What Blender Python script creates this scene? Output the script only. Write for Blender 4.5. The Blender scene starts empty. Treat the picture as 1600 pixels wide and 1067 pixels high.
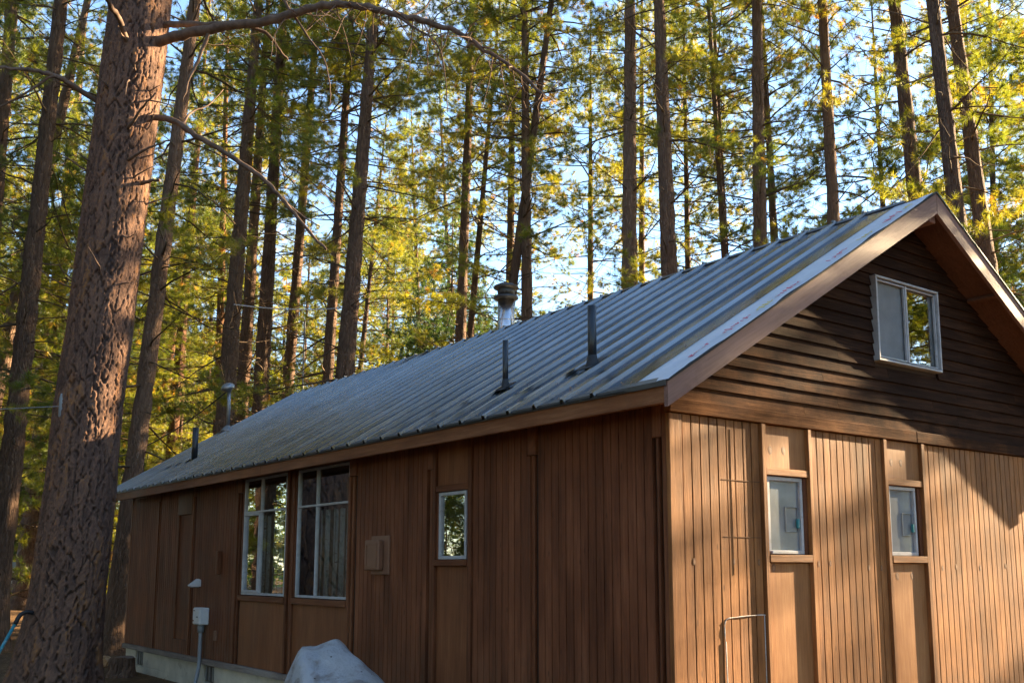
import bpy, math, random
import numpy as np
from mathutils import Vector, Matrix

SC = bpy.context.scene
COL = SC.collection
R = math.radians

# ------------------------------------------------------------------ camera, sky, sun, exposure
cam_d = bpy.data.cameras.new('camera')
cam = bpy.data.objects.new('camera', cam_d)
COL.objects.link(cam)
cam.location = (-5.033, -4.971, 1.6)
cam.rotation_euler = (R(90 + 8.598), 0, math.atan2(0.798, 0.603) - math.pi / 2)
cam_d.sensor_fit = 'HORIZONTAL'
cam_d.sensor_width = 36.0
cam_d.lens = 1594.46 / 1600 * 36
cam_d.shift_x = -15 / 1600
cam_d.shift_y = 112.4 / 1600
cam_d.clip_start = 0.1
cam_d.clip_end = 2000
SC.camera = cam

SUN_AZ = R(-9.5)          # direction towards the sun, measured from +X
SUN_EL = R(19.5)
world = bpy.data.worlds.new("World")
SC.world = world
world.use_nodes = True
wn = world.node_tree
wn.nodes.clear()
w_out = wn.nodes.new('ShaderNodeOutputWorld')
w_bg = wn.nodes.new('ShaderNodeBackground')
w_sky = wn.nodes.new('ShaderNodeTexSky')
w_sky.sky_type = 'NISHITA'
w_sky.sun_disc = False
w_sky.sun_elevation = SUN_EL
w_sky.sun_rotation = math.pi / 2 - SUN_AZ
w_sky.air_density = 1.0
w_sky.dust_density = 0.15
w_sky.ozone_density = 2.6
w_bg.inputs['Strength'].default_value = 0.074
# thin bright clouds spread over the whole sky
w_tc = wn.nodes.new('ShaderNodeTexCoord')
w_map = wn.nodes.new('ShaderNodeMapping')
w_map.inputs['Scale'].default_value = (2.2, 2.2, 4.0)
w_noise = wn.nodes.new('ShaderNodeTexNoise')
w_noise.inputs['Scale'].default_value = 1.6
w_noise.inputs['Detail'].default_value = 6
w_noise.inputs['Roughness'].default_value = 0.55
w_ramp = wn.nodes.new('ShaderNodeValToRGB')
w_ramp.color_ramp.elements[0].position = 0.60
w_ramp.color_ramp.elements[1].position = 0.95
w_mix = wn.nodes.new('ShaderNodeMix')
w_mix.data_type = 'RGBA'
w_mix.inputs['B'].default_value = (4.2, 4.2, 4.4, 1)
wn.links.new(w_tc.outputs['Generated'], w_map.inputs['Vector'])
wn.links.new(w_map.outputs['Vector'], w_noise.inputs['Vector'])
wn.links.new(w_noise.outputs['Fac'], w_ramp.inputs['Fac'])
wn.links.new(w_ramp.outputs['Color'], w_mix.inputs['Factor'])
wn.links.new(w_sky.outputs['Color'], w_mix.inputs['A'])
wn.links.new(w_mix.outputs['Result'], w_bg.inputs['Color'])
wn.links.new(w_bg.outputs['Background'], w_out.inputs['Surface'])

sun_d = bpy.data.lights.new('sun', 'SUN')
sun = bpy.data.objects.new('sun', sun_d)
COL.objects.link(sun)
sun_d.energy = 5.0
sun_d.angle = R(0.5)
sun_d.color = (1.0, 0.74, 0.44)
to_sun = Vector((math.cos(SUN_EL) * math.cos(SUN_AZ), math.cos(SUN_EL) * math.sin(SUN_AZ), math.sin(SUN_EL)))
sun.rotation_euler = to_sun.to_track_quat('Z', 'Y').to_euler()

SC.view_settings.view_transform = 'Standard'
SC.view_settings.look = 'None'
SC.view_settings.exposure = 2.95
SC.view_settings.gamma = 1.0
SC.view_settings.use_curve_mapping = False
SC.render.engine = 'CYCLES'
SC.cycles.use_denoising = True
SC.cycles.max_bounces = 8
SC.cycles.diffuse_bounces = 4
SC.cycles.glossy_bounces = 4
SC.cycles.transmission_bounces = 6
SC.cycles.transparent_max_bounces = 8
SC.cycles.sample_clamp_indirect = 6.0

# ------------------------------------------------------------------ materials
class NT:
    def __init__(self, name):
        self.m = bpy.data.materials.new(name)
        self.m.use_nodes = True
        self.t = self.m.node_tree
        self.t.nodes.clear()
        self.out = self.t.nodes.new('ShaderNodeOutputMaterial')
    def n(self, typ, **kw):
        nd = self.t.nodes.new(typ)
        for k, v in kw.items():
            setattr(nd, k, v)
        return nd
    def l(self, a, b):
        self.t.links.new(a, b)
    def setin(self, sock, v):
        if hasattr(v, 'links') or isinstance(v, bpy.types.NodeSocket):
            self.l(v, sock)
        else:
            sock.default_value = v
    def ramp(self, fac, stops, interp='LINEAR'):
        nd = self.n('ShaderNodeValToRGB')
        cr = nd.color_ramp
        cr.interpolation = interp
        while len(cr.elements) < len(stops):
            cr.elements.new(0.5)
        for e, (p, c) in zip(cr.elements, stops):
            e.position = p
            e.color = (c[0], c[1], c[2], 1) if len(c) == 3 else c
        self.l(fac, nd.inputs['Fac'])
        return nd.outputs['Color']
    def noise(self, vec, scale, detail=4, rough=0.55, dist=0.0):
        nd = self.n('ShaderNodeTexNoise')
        self.l(vec, nd.inputs['Vector'])
        nd.inputs['Scale'].default_value = scale
        nd.inputs['Detail'].default_value = detail
        nd.inputs['Roughness'].default_value = rough
        nd.inputs['Distortion'].default_value = dist
        return nd.outputs['Fac']
    def mapping(self, vec, scale=(1, 1, 1), loc=(0, 0, 0)):
        nd = self.n('ShaderNodeMapping')
        self.l(vec, nd.inputs['Vector'])
        nd.inputs['Scale'].default_value = scale
        nd.inputs['Location'].default_value = loc
        return nd.outputs['Vector']
    def mix(self, fac, a, b, mode='MIX'):
        nd = self.n('ShaderNodeMix')
        nd.data_type = 'RGBA'
        nd.blend_type = mode
        self.setin(nd.inputs['Factor'], fac)
        for key, v in (('A', a), ('B', b)):
            if isinstance(v, (tuple, list)):
                v = (v[0], v[1], v[2], 1)
            self.setin(nd.inputs[key], v)
        return nd.outputs['Result']
    def math(self, op, a, b=0.0, clamp=False):
        nd = self.n('ShaderNodeMath', operation=op)
        nd.use_clamp = clamp
        self.setin(nd.inputs[0], a)
        self.setin(nd.inputs[1], b)
        return nd.outputs[0]
    def objcoord(self, rnd=True):
        tc = self.n('ShaderNodeTexCoord')
        v = tc.outputs['Object']
        if rnd:
            oi = self.n('ShaderNodeObjectInfo')
            c = self.n('ShaderNodeCombineXYZ')
            for k, f in enumerate((37.0, 71.0, 53.0)):
                self.l(self.math('MULTIPLY', oi.outputs['Random'], f), c.inputs[k])
            ad = self.n('ShaderNodeVectorMath', operation='ADD')
            self.l(v, ad.inputs[0]); self.l(c.outputs[0], ad.inputs[1])
            v = ad.outputs[0]
        return v
    def bump(self, h, strength=0.3, dist=0.01):
        nd = self.n('ShaderNodeBump')
        nd.inputs['Strength'].default_value = strength
        nd.inputs['Distance'].default_value = dist
        self.l(h, nd.inputs['Height'])
        return nd.outputs['Normal']
    def bsdf(self, col, rough=0.6, normal=None, metal=0.0, spec=0.4):
        b = self.n('ShaderNodeBsdfPrincipled')
        self.setin(b.inputs['Base Color'], (col[0], col[1], col[2], 1) if isinstance(col, tuple) else col)
        self.setin(b.inputs['Roughness'], rough)
        b.inputs['Metallic'].default_value = metal
        b.inputs['Specular IOR Level'].default_value = spec
        if normal is not None:
            self.l(normal, b.inputs['Normal'])
        self.l(b.outputs[0], self.out.inputs['Surface'])
        return b

def mat_wood(name, stops, axis, rough=0.62, spread=0.35, bump=0.35, streak=1.0, spec=0.18, worn=None, contrast=3.0, sheet=False):
    """grain runs along local axis; every board gets its own offset and its own tone"""
    t = NT(name)
    v = t.n('ShaderNodeNewGeometry').outputs['Position'] if sheet else t.objcoord()
    sc = [34.0, 34.0, 34.0]; sc['XYZ'.index(axis)] = 1.6
    fine = t.noise(t.mapping(v, tuple(sc)), 1.6, 7, 0.72, 0.25)
    sc2 = [7.0, 7.0, 7.0]; sc2['XYZ'.index(axis)] = 0.9
    broad = t.noise(t.mapping(v, tuple(sc2)), 1.0, 4, 0.6, 0.4)
    blot = t.noise(v, 1.7, 5, 0.6)
    f = t.math('ADD', t.math('MULTIPLY', fine, 0.45 * streak), t.math('MULTIPLY', broad, 0.35))
    f = t.math('ADD', f, t.math('MULTIPLY', blot, 0.3))
    oi = t.n('ShaderNodeObjectInfo')
    f = t.math('ADD', f, t.math('MULTIPLY', t.math('SUBTRACT', oi.outputs['Random'], 0.5), spread * 0.5))
    f = t.math('ADD', t.math('MULTIPLY', t.math('SUBTRACT', f, 0.55), contrast), 0.5)
    col = t.ramp(f, stops)
    if sheet:
        st = t.noise(t.mapping(v, (3.5, 3.5, 0.5)), 1.0, 6, 0.65)
        col = t.mix(1.0, col, t.ramp(st, [(0.32, (0.62, 0.60, 0.58)), (0.5, (1, 1, 1)), (0.72, (1.22, 1.22, 1.2))]), 'MULTIPLY')
        low = t.n('ShaderNodeSeparateXYZ'); t.l(v, low.inputs[0])
        dirt = t.math('MULTIPLY', t.math('SUBTRACT', 1.0, low.outputs['Z']), 1.3, True)
        dirt = t.math('MULTIPLY', dirt, t.ramp(t.noise(v, 7.0, 6, 0.7), [(0.42, (0, 0, 0)), (0.62, (0.7, 0.7, 0.7))]))
        col = t.mix(dirt, col, (0.11, 0.065, 0.038))
        kn = t.n('ShaderNodeTexVoronoi'); kn.inputs['Scale'].default_value = 1.0
        t.l(t.mapping(v, (9, 9, 3.2)), kn.inputs['Vector'])
        kf = t.ramp(kn.outputs['Distance'], [(0.05, (1, 1, 1)), (0.11, (0, 0, 0))])
        col = t.mix(t.math('MULTIPLY', kf, 0.6), col, (0.055, 0.022, 0.010))
    if worn:
        wc = t.noise(v, 5.0, 7, 0.7)
        k = t.ramp(wc, [(0.60, (0, 0, 0)), (0.72, (1, 1, 1))])
        col = t.mix(t.math('MULTIPLY', k, 0.55), col, worn)
    hgt = t.math('ADD', fine, t.math('MULTIPLY', blot, 0.4))
    t.bsdf(col, t.ramp(blot, [(0.3, (rough - .08,) * 3), (0.7, (rough + .1,) * 3)]), t.bump(hgt, bump, 0.007), 0, spec)
    return t.m

def mat_plain(name, col, rough=0.5, var=0.15, scale=6.0, metal=0.0, bump=0.15, spec=0.4, worn=None):
    t = NT(name)
    v = t.objcoord()
    nz = t.noise(v, scale, 6, 0.6)
    lo = tuple(c * (1 - var) for c in col); hi = tuple(min(1, c * (1 + var)) for c in col)
    c = t.ramp(nz, [(0.3, lo), (0.7, hi)])
    if worn:
        k = t.ramp(t.noise(v, scale * 2.3, 8, 0.7), [(0.56, (0, 0, 0)), (0.68, (1, 1, 1))])
        c = t.mix(t.math('MULTIPLY', k, 0.7), c, worn)
    t.bsdf(c, rough, t.bump(t.noise(v, scale * 4, 5, 0.6), bump, 0.004), metal, spec)
    return t.m

M = {}
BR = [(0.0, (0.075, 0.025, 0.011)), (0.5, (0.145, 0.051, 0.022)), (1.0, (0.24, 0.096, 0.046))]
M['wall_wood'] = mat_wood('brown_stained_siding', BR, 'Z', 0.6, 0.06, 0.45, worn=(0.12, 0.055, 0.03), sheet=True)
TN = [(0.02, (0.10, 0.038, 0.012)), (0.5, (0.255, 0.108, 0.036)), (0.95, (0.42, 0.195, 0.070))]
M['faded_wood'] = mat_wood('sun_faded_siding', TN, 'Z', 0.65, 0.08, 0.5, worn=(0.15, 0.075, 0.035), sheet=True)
M['plywood'] = mat_wood('smooth_plywood_panel', [(0.1, (0.13, 0.048, 0.020)), (0.5, (0.19, 0.074, 0.031)), (0.9, (0.26, 0.115, 0.052))], 'Z', 0.5, 0.2, 0.15, worn=(0.13, 0.06, 0.03))
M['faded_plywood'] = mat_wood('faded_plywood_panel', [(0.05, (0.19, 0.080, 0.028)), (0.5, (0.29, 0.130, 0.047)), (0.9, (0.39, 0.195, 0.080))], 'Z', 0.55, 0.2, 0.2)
M['trim_z'] = mat_wood('upright_trim', [(0.1, (0.08, 0.028, 0.012)), (0.5, (0.14, 0.051, 0.022)), (0.9, (0.21, 0.086, 0.040))], 'Z', 0.55, 0.3, 0.3)
M['trim_y'] = mat_wood('level_trim', [(0.1, (0.08, 0.028, 0.012)), (0.5, (0.14, 0.051, 0.022)), (0.9, (0.21, 0.086, 0.040))], 'Y', 0.55, 0.3, 0.3)
M['fascia'] = mat_wood('fascia_wood', [(0.1, (0.12, 0.046, 0.018)), (0.5, (0.19, 0.078, 0.032)), (0.9, (0.27, 0.125, 0.058))], 'Y', 0.6, 0.2, 0.35, worn=(0.13, 0.07, 0.04))
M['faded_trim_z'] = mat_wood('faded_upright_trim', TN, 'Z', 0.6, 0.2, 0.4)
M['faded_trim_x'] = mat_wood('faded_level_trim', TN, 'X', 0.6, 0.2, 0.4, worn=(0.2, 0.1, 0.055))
def mat_clap():
    """dark stain, bleached low left; eave shade and sunlight also put into the colour"""
    t = NT('dark_stained_clapboard')
    v = t.objcoord()
    geo = t.n('ShaderNodeNewGeometry'); pos = geo.outputs['Position']
    fine = t.noise(t.mapping(v, (1.6, 36, 36)), 1.6, 7, 0.7, 0.3)
    broad = t.noise(t.mapping(v, (0.9, 8, 8)), 1.0, 4, 0.6, 0.4)
    blot = t.noise(pos, 1.3, 6, 0.65)
    sp = t.n('ShaderNodeSeparateXYZ'); t.l(pos, sp.inputs[0])
    oi = t.n('ShaderNodeObjectInfo')
    g = t.math('ADD', t.math('MULTIPLY', fine, 0.45), t.math('MULTIPLY', broad, 0.35))
    g = t.math('ADD', g, t.math('MULTIPLY', blot, 0.2))
    g = t.math('ADD', t.math('MULTIPLY', t.math('SUBTRACT', g, 0.5), 2.8), 0.5)
    dark = t.ramp(g, [(0.1, (0.011, 0.006, 0.0045)), (0.5, (0.030, 0.0155, 0.010)), (0.95, (0.085, 0.040, 0.021))])
    pale = t.ramp(g, [(0.05, (0.035, 0.014, 0.006)), (0.45, (0.125, 0.053, 0.020)), (0.95, (0.29, 0.135, 0.055))])
    m = t.math('MULTIPLY', t.math('SUBTRACT', 3.24, sp.outputs['Z']), 1.4)
    m = t.math('SUBTRACT', m, t.math('MULTIPLY', t.math('MAXIMUM', t.math('SUBTRACT', sp.outputs['X'], 1.6), 0.0), 0.33))
    m = t.math('ADD', m, t.math('MULTIPLY', t.math('SUBTRACT', blot, 0.5), 2.2))
    m = t.math('ADD', m, t.math('MULTIPLY', t.math('SUBTRACT', oi.outputs['Random'], 0.5), 0.35), True)
    col = t.mix(m, dark, pale)  # sunlit low left and shaded top mixed into the colour, besides bleaching
    t.bsdf(col, 0.85, t.bump(t.math('ADD', fine, t.math('MULTIPLY', blot, 0.3)), 0.6, 0.007), 0, 0.05)
    return t.m
M['clap'] = mat_clap()
M['barge'] = mat_wood('mauve_brown_painted_board', [(0.2, (0.17, 0.095, 0.075)), (0.5, (0.225, 0.13, 0.104)), (0.85, (0.27, 0.16, 0.13))], 'X', 0.5, 0.15, 0.25, worn=(0.16, 0.085, 0.065))
M['soffit'] = mat_wood('soffit_boards', [(0.2, (0.09, 0.04, 0.024)), (0.5, (0.13, 0.06, 0.036)), (0.85, (0.17, 0.08, 0.05))], 'X', 0.6, 0.2, 0.3)
M['skirt'] = mat_wood('weathered_grey_board', [(0.2, (0.12, 0.10, 0.085)), (0.5, (0.20, 0.17, 0.15)), (0.85, (0.28, 0.25, 0.22))], 'Y', 0.75, 0.2, 0.5)
M['sheath'] = mat_plain('dark_building_paper', (0.05, 0.026, 0.016), 0.8)
M['inside'] = mat_plain('dim_interior_wall', (0.12, 0.10, 0.08), 0.8)
M['concrete'] = mat_plain('pale_concrete', (0.50, 0.475, 0.39), 0.85, 0.22, 2.5, 0, 0.4, 0.2, worn=(0.30, 0.27, 0.22))
M['white_frame'] = mat_plain('white_window_metal', (0.38, 0.395, 0.41), 0.5, 0.18, 9, 0, 0.1, 0.4, worn=(0.24, 0.23, 0.21))
M['white_plastic'] = mat_plain('white_plastic', (0.60, 0.62, 0.62), 0.4, 0.08, 9)
M['grey_plastic'] = mat_plain('grey_pvc', (0.22, 0.245, 0.26), 0.45, 0.1, 9)
M['black_pipe'] = mat_plain('black_plastic_pipe', (0.018, 0.022, 0.026), 0.3, 0.2, 9, 0, 0.1, 0.5)
M['black_rubber'] = mat_plain('black_rubber', (0.015, 0.015, 0.017), 0.5)
M['felt'] = mat_plain('black_roofing_felt', (0.02, 0.019, 0.018), 0.8, 0.3, 12)
M['drip'] = mat_plain('bronze_drip_edge', (0.10, 0.095, 0.09), 0.35, 0.15, 5, 0.7)
M['green_drip'] = mat_plain('grey_green_drip_edge', (0.12, 0.17, 0.15), 0.35, 0.15, 5, 0.6)
M['galv'] = mat_plain('galvanised_steel', (0.30, 0.31, 0.32), 0.45, 0.2, 8, 0.9)
M['stainless'] = mat_plain('stainless_flue', (0.62, 0.60, 0.58), 0.22, 0.12, 14, 1.0, 0.05)
M['dark_metal'] = mat_plain('dark_cap_metal', (0.07, 0.068, 0.065), 0.5, 0.25, 9, 0.5, 0.2, 0.5, worn=(0.17, 0.165, 0.155))
M['caulk'] = mat_plain('white_caulk', (0.52, 0.48, 0.42), 0.9, 0.3, 30)
M['dark_gap'] = mat_plain('dark_saw_cut', (0.11, 0.052, 0.022), 0.9, 0.5, 30)
M['knot'] = mat_plain('wood_knot', (0.17, 0.080, 0.036), 0.6, 0.35, 60)
M['knot_heart'] = mat_plain('knot_heart', (0.25, 0.125, 0.058), 0.6, 0.2, 60)
M['rust'] = mat_plain('rusty_brown_block', (0.17, 0.06, 0.025), 0.7, 0.35, 12, worn=(0.08, 0.03, 0.015))
M['vent_brown'] = mat_plain('brown_painted_metal', (0.19, 0.095, 0.055), 0.5, 0.1, 8)
M['red_ink'] = mat_plain('red_print', (0.62, 0.06, 0.09), 0.6)
M['yellow_ink'] = mat_plain('yellow_print', (0.70, 0.52, 0.08), 0.6)
M['teal'] = mat_plain('teal_painted_pole', (0.03, 0.22, 0.26), 0.35, 0.15, 7, worn=(0.35, 0.45, 0.48))
M['trailer_white'] = mat_plain('white_trailer_skin', (0.62, 0.62, 0.60), 0.4, 0.06, 2)
M['trailer_blue'] = mat_plain('pale_blue_trailer_roof', (0.28, 0.38, 0.50), 0.4, 0.06, 2)
M['cable'] = mat_plain('pale_cable', (0.55, 0.55, 0.56), 0.5)
M['black_cable'] = mat_plain('black_cable', (0.02, 0.02, 0.02), 0.5)
M['rail_wood'] = mat_wood('grey_rail_wood', [(0.2, (0.11, 0.075, 0.05)), (0.8, (0.22, 0.16, 0.11))], 'X')
M['cut_wood'] = mat_plain('cut_wood', (0.36, 0.22, 0.11), 0.8, 0.3, 14)

def mat_roof():
    t = NT('mill_finish_roof_metal')
    tc = t.n('ShaderNodeTexCoord')
    geo = t.n('ShaderNodeNewGeometry')
    pos = geo.outputs['Position']
    v = tc.outputs['Object']
    oi = t.n('ShaderNodeObjectInfo')
    streak = t.noise(t.mapping(pos, (0.7, 9.0, 0.7)), 1.2, 6, 0.6)
    blot = t.noise(pos, 1.1, 5, 0.6)
    dirt = t.noise(pos, 6.0, 8, 0.7)
    f = t.math('ADD', t.math('MULTIPLY', streak, 0.5), t.math('MULTIPLY', blot, 0.5))
    f = t.math('ADD', f, t.math('MULTIPLY', t.math('SUBTRACT', oi.outputs['Random'], 0.5), 0.14))
    col = t.ramp(f, [(0.3, (0.10, 0.105, 0.11)), (0.7, (0.20, 0.20, 0.20))])
    col = t.mix(t.ramp(dirt, [(0.55, (0, 0, 0)), (0.75, (0.28, 0.28, 0.28))]), col, (0.17, 0.145, 0.10))
    rough = t.ramp(t.math('ADD', t.math('MULTIPLY', streak, 0.6), t.math('MULTIPLY', dirt, 0.4)), [(0.3, (0.10,) * 3), (0.7, (0.24,) * 3)])
    wav = t.noise(t.mapping(pos, (1.3, 5.0, 1.3)), 1.0, 2, 0.5)
    nrm = t.bump(t.math('ADD', wav, t.math('MULTIPLY', dirt, 0.03)), 0.35, 0.02)
    t.bsdf(col, rough, nrm, 0.9, 0.5)
    return t.m
M['roof'] = mat_roof()

def mat_membrane():
    t = NT('pale_roof_underlayment')
    v = t.objcoord(False)
    nz = t.noise(v, 3.0, 6, 0.6)
    col = t.ramp(nz, [(0.3, (0.50, 0.53, 0.58)), (0.7, (0.66, 0.68, 0.71))])
    t.bsdf(col, 0.45, t.bump(t.noise(v, 5.0, 5, 0.6), 0.5, 0.02), 0, 0.4)
    return t.m
M['membrane'] = mat_membrane()

def mat_glass():
    t = NT('window_glass')
    lw = t.n('ShaderNodeLayerWeight'); lw.inputs['Blend'].default_value = 0.5
    geo = t.n('ShaderNodeNewGeometry')
    wob = t.noise(t.mapping(geo.outputs['Position'], (2.2, 2.2, 2.2)), 1.0, 2, 0.5)
    nrm = t.bump(wob, 0.05, 0.02)
    tr = t.n('ShaderNodeBsdfTransparent'); tr.inputs['Color'].default_value = (0.82, 0.86, 0.85, 1)
    gl = t.n('ShaderNodeBsdfGlossy'); gl.inputs['Roughness'].default_value = 0.0
    gl.inputs['Color'].default_value = (0.97, 0.97, 0.97, 1)
    t.l(nrm, gl.inputs['Normal'])
    mx = t.n('ShaderNodeMixShader')
    t.l(t.math('ADD', t.math('MULTIPLY', t.math('POWER', lw.outputs['Facing'], 2.3), 1.35), 0.07, True), mx.inputs[0])
    t.l(tr.outputs[0], mx.inputs[1]); t.l(gl.outputs[0], mx.inputs[2])
    t.l(mx.outputs[0], t.out.inputs['Surface'])
    return t.m
M['glass'] = mat_glass()

def mat_curtain_birch():
    t = NT('birch_print_curtain')
    v = t.objcoord(False)
    vo = t.n('ShaderNodeTexVoronoi'); vo.voronoi_dimensions = '1D'; vo.feature = 'DISTANCE_TO_EDGE'
    sx = t.n('ShaderNodeSeparateXYZ'); t.l(v, sx.inputs[0])
    wob = t.noise(t.mapping(v, (0.5, 0.5, 1.2)), 1.0, 2, 0.5)
    y = t.math('ADD', sx.outputs['Y'], t.math('MULTIPLY', wob, 0.08))
    vo.inputs['Scale'].default_value = 8.5
    t.l(y, vo.inputs['W'])
    trunk = t.ramp(vo.outputs['Distance'], [(0.16, (0, 0, 0)), (0.22, (1, 1, 1))])
    marks = t.noise(t.mapping(v, (1, 20, 55)), 1.0, 3, 0.6)
    mk = t.ramp(marks, [(0.60, (0, 0, 0)), (0.66, (1, 1, 1))])
    back = t.ramp(t.noise(v, 9.0, 5, 0.6), [(0.3, (0.05, 0.055, 0.02)), (0.7, (0.20, 0.13, 0.045))])
    bark = t.mix(mk, (0.62, 0.62, 0.57), (0.04, 0.04, 0.036))
    col = t.mix(trunk, back, bark)
    t.bsdf(col, 0.8)
    return t.m
M['birch'] = mat_curtain_birch()
def mat_screened():
    t = NT('screened_glass')
    v = t.objcoord(False)
    a = t.n('ShaderNodeBsdfDiffuse')
    t.l(t.ramp(t.noise(v, 6.0, 4), [(0.3, (0.23, 0.255, 0.275)), (0.7, (0.31, 0.335, 0.35))]), a.inputs['Color'])
    g = t.n('ShaderNodeBsdfGlossy'); g.inputs['Roughness'].default_value = 0.06
    tr = t.n('ShaderNodeBsdfTransparent')
    m1 = t.n('ShaderNodeMixShader'); m1.inputs[0].default_value = 0.06
    t.l(a.outputs[0], m1.inputs[1]); t.l(g.outputs[0], m1.inputs[2])
    m2 = t.n('ShaderNodeMixShader'); m2.inputs[0].default_value = 0.30
    t.l(m1.outputs[0], m2.inputs[1]); t.l(tr.outputs[0], m2.inputs[2])
    t.l(m2.outputs[0], t.out.inputs['Surface'])
    return t.m
M['screened'] = mat_screened()
M['screen'] = mat_plain('grey_insect_screen', (0.20, 0.23, 0.25), 0.75, 0.1, 50, 0, 0.3)
M['pale_curtain'] = mat_plain('pale_grey_curtain', (0.33, 0.36, 0.37), 0.8, 0.12, 5)

def mat_bark(name, stops, sc=(9, 9, 4.2), bump=0.9, dist=0.05):
    t = NT(name)
    v = t.objcoord()
    warp = t.noise(v, 2.0, 3, 0.5)
    ad = t.n('ShaderNodeVectorMath', operation='ADD')
    t.l(v, ad.inputs[0])
    cmb = t.n('ShaderNodeCombineXYZ')
    for k in range(2):
        t.l(t.math('MULTIPLY', warp, 0.25), cmb.inputs[k])
    t.l(cmb.outputs[0], ad.inputs[1])
    mp = t.mapping(ad.outputs[0], sc)
    vo = t.n('ShaderNodeTexVoronoi'); vo.feature = 'DISTANCE_TO_EDGE'; vo.inputs['Scale'].default_value = 1.0
    t.l(mp, vo.inputs['Vector'])
    vc = t.n('ShaderNodeTexVoronoi'); vc.inputs['Scale'].default_value = 1.0
    t.l(mp, vc.inputs['Vector'])
    fine = t.noise(t.mapping(v, (24, 24, 14)), 1.0, 6, 0.65)
    big = t.noise(v, 0.7, 4, 0.55)
    sep = t.n('ShaderNodeSeparateColor'); t.l(vc.outputs['Color'], sep.inputs[0])
    f = t.math('ADD', t.math('MULTIPLY', sep.outputs[0], 0.35), t.math('MULTIPLY', fine, 0.4))
    f = t.math('ADD', f, t.math('MULTIPLY', big, 0.35))
    oi = t.n('ShaderNodeObjectInfo')
    f = t.math('ADD', f, t.math('MULTIPLY', t.math('SUBTRACT', oi.outputs['Random'], 0.5), 0.4))
    col = t.ramp(f, stops)
    h = t.math('ADD', t.ramp(vo.outputs['Distance'], [(0.0, (0, 0, 0)), (0.22, (1, 1, 1))]), t.math('MULTIPLY', fine, 0.5))
    t.bsdf(col, 0.85, t.bump(h, bump, dist), 0, 0.15)
    return t.m
M['bark'] = mat_bark('grey_brown_bark', [(0.2, (0.10, 0.062, 0.044)), (0.45, (0.175, 0.112, 0.078)), (0.7, (0.25, 0.158, 0.105)), (0.95, (0.32, 0.21, 0.145))])
M['bark_orange'] = mat_bark('orange_pine_bark', [(0.25, (0.13, 0.065, 0.04)), (0.5, (0.22, 0.11, 0.06)), (0.8, (0.32, 0.165, 0.085))])

def mat_bigbark():
    t = NT('plated_ponderosa_bark')
    at = t.n('ShaderNodeAttribute'); at.attribute_name = 'plate'
    af = t.n('ShaderNodeAttribute'); af.attribute_name = 'ridge'
    v = t.objcoord(False)
    fine = t.noise(t.mapping(v, (15, 15, 7)), 1.0, 10, 0.8)
    fl = t.noise(t.mapping(v, (60, 60, 22)), 1.0, 5, 0.7)
    f = t.math('ADD', t.math('MULTIPLY', at.outputs['Fac'], 0.55), t.math('MULTIPLY', fine, 0.62))
    plate = t.ramp(f, [(0.35, (0.075, 0.046, 0.036)), (0.55, (0.14, 0.083, 0.060)), (0.68, (0.195, 0.112, 0.075)), (0.77, (0.25, 0.125, 0.060)), (0.86, (0.32, 0.155, 0.058))])
    col = t.mix(af.outputs['Fac'], (0.032, 0.027, 0.026), plate)
    h = t.math('ADD', fine, t.math('MULTIPLY', fl, 0.5))
    t.bsdf(col, 0.85, t.bump(h, 0.8, 0.02), 0, 0.15)
    return t.m
M['bigbark'] = mat_bigbark()
M['branch'] = mat_plain('dry_branch_bark', (0.145, 0.10, 0.075), 0.85, 0.4, 9, 0, 0.6, 0.1, worn=(0.24, 0.15, 0.09))
M['twig'] = mat_plain('twig_bark', (0.10, 0.07, 0.045), 0.85, 0.4, 3, 0, 0.3, 0.1, worn=(0.18, 0.13, 0.07))

def mat_needle(name, stops, trans=0.55):
    t = NT(name)
    at = t.n('ShaderNodeAttribute'); at.attribute_name = 'tone'
    oi = t.n('ShaderNodeObjectInfo')
    f = t.math('ADD', at.outputs['Fac'], t.math('MULTIPLY', t.math('SUBTRACT', oi.outputs['Random'], 0.5), 0.12))
    col = t.ramp(f, stops)
    d = t.n('ShaderNodeBsdfDiffuse'); t.l(col, d.inputs['Color'])
    tr = t.n('ShaderNodeBsdfTranslucent')
    bright = t.mix(1.0, col, (2.55, 2.4, 0.8), 'MULTIPLY')
    t.l(bright, tr.inputs['Color'])
    g = t.n('ShaderNodeBsdfGlossy'); g.inputs['Roughness'].default_value = 0.4
    g.inputs['Color'].default_value = (0.8, 0.85, 0.8, 1)
    m1 = t.n('ShaderNodeMixShader'); m1.inputs[0].default_value = trans
    t.l(d.outputs[0], m1.inputs[1]); t.l(tr.outputs[0], m1.inputs[2])
    m2 = t.n('ShaderNodeMixShader'); m2.inputs[0].default_value = 0.05
    t.l(m1.outputs[0], m2.inputs[1]); t.l(g.outputs[0], m2.inputs[2])
    t.l(m2.outputs[0], t.out.inputs['Surface'])
    return t.m
M['needle'] = mat_needle('pine_needles', [(0.05, (0.052, 0.082, 0.030)), (0.35, (0.105, 0.130, 0.024)), (0.65, (0.185, 0.182, 0.024)), (0.9, (0.24, 0.205, 0.034)), (0.97, (0.30, 0.16, 0.05))])
M['fir_needle'] = mat_needle('fir_needles', [(0.05, (0.03, 0.062, 0.026)), (0.5, (0.055, 0.10, 0.03)), (0.95, (0.09, 0.13, 0.035))], 0.35)

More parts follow.
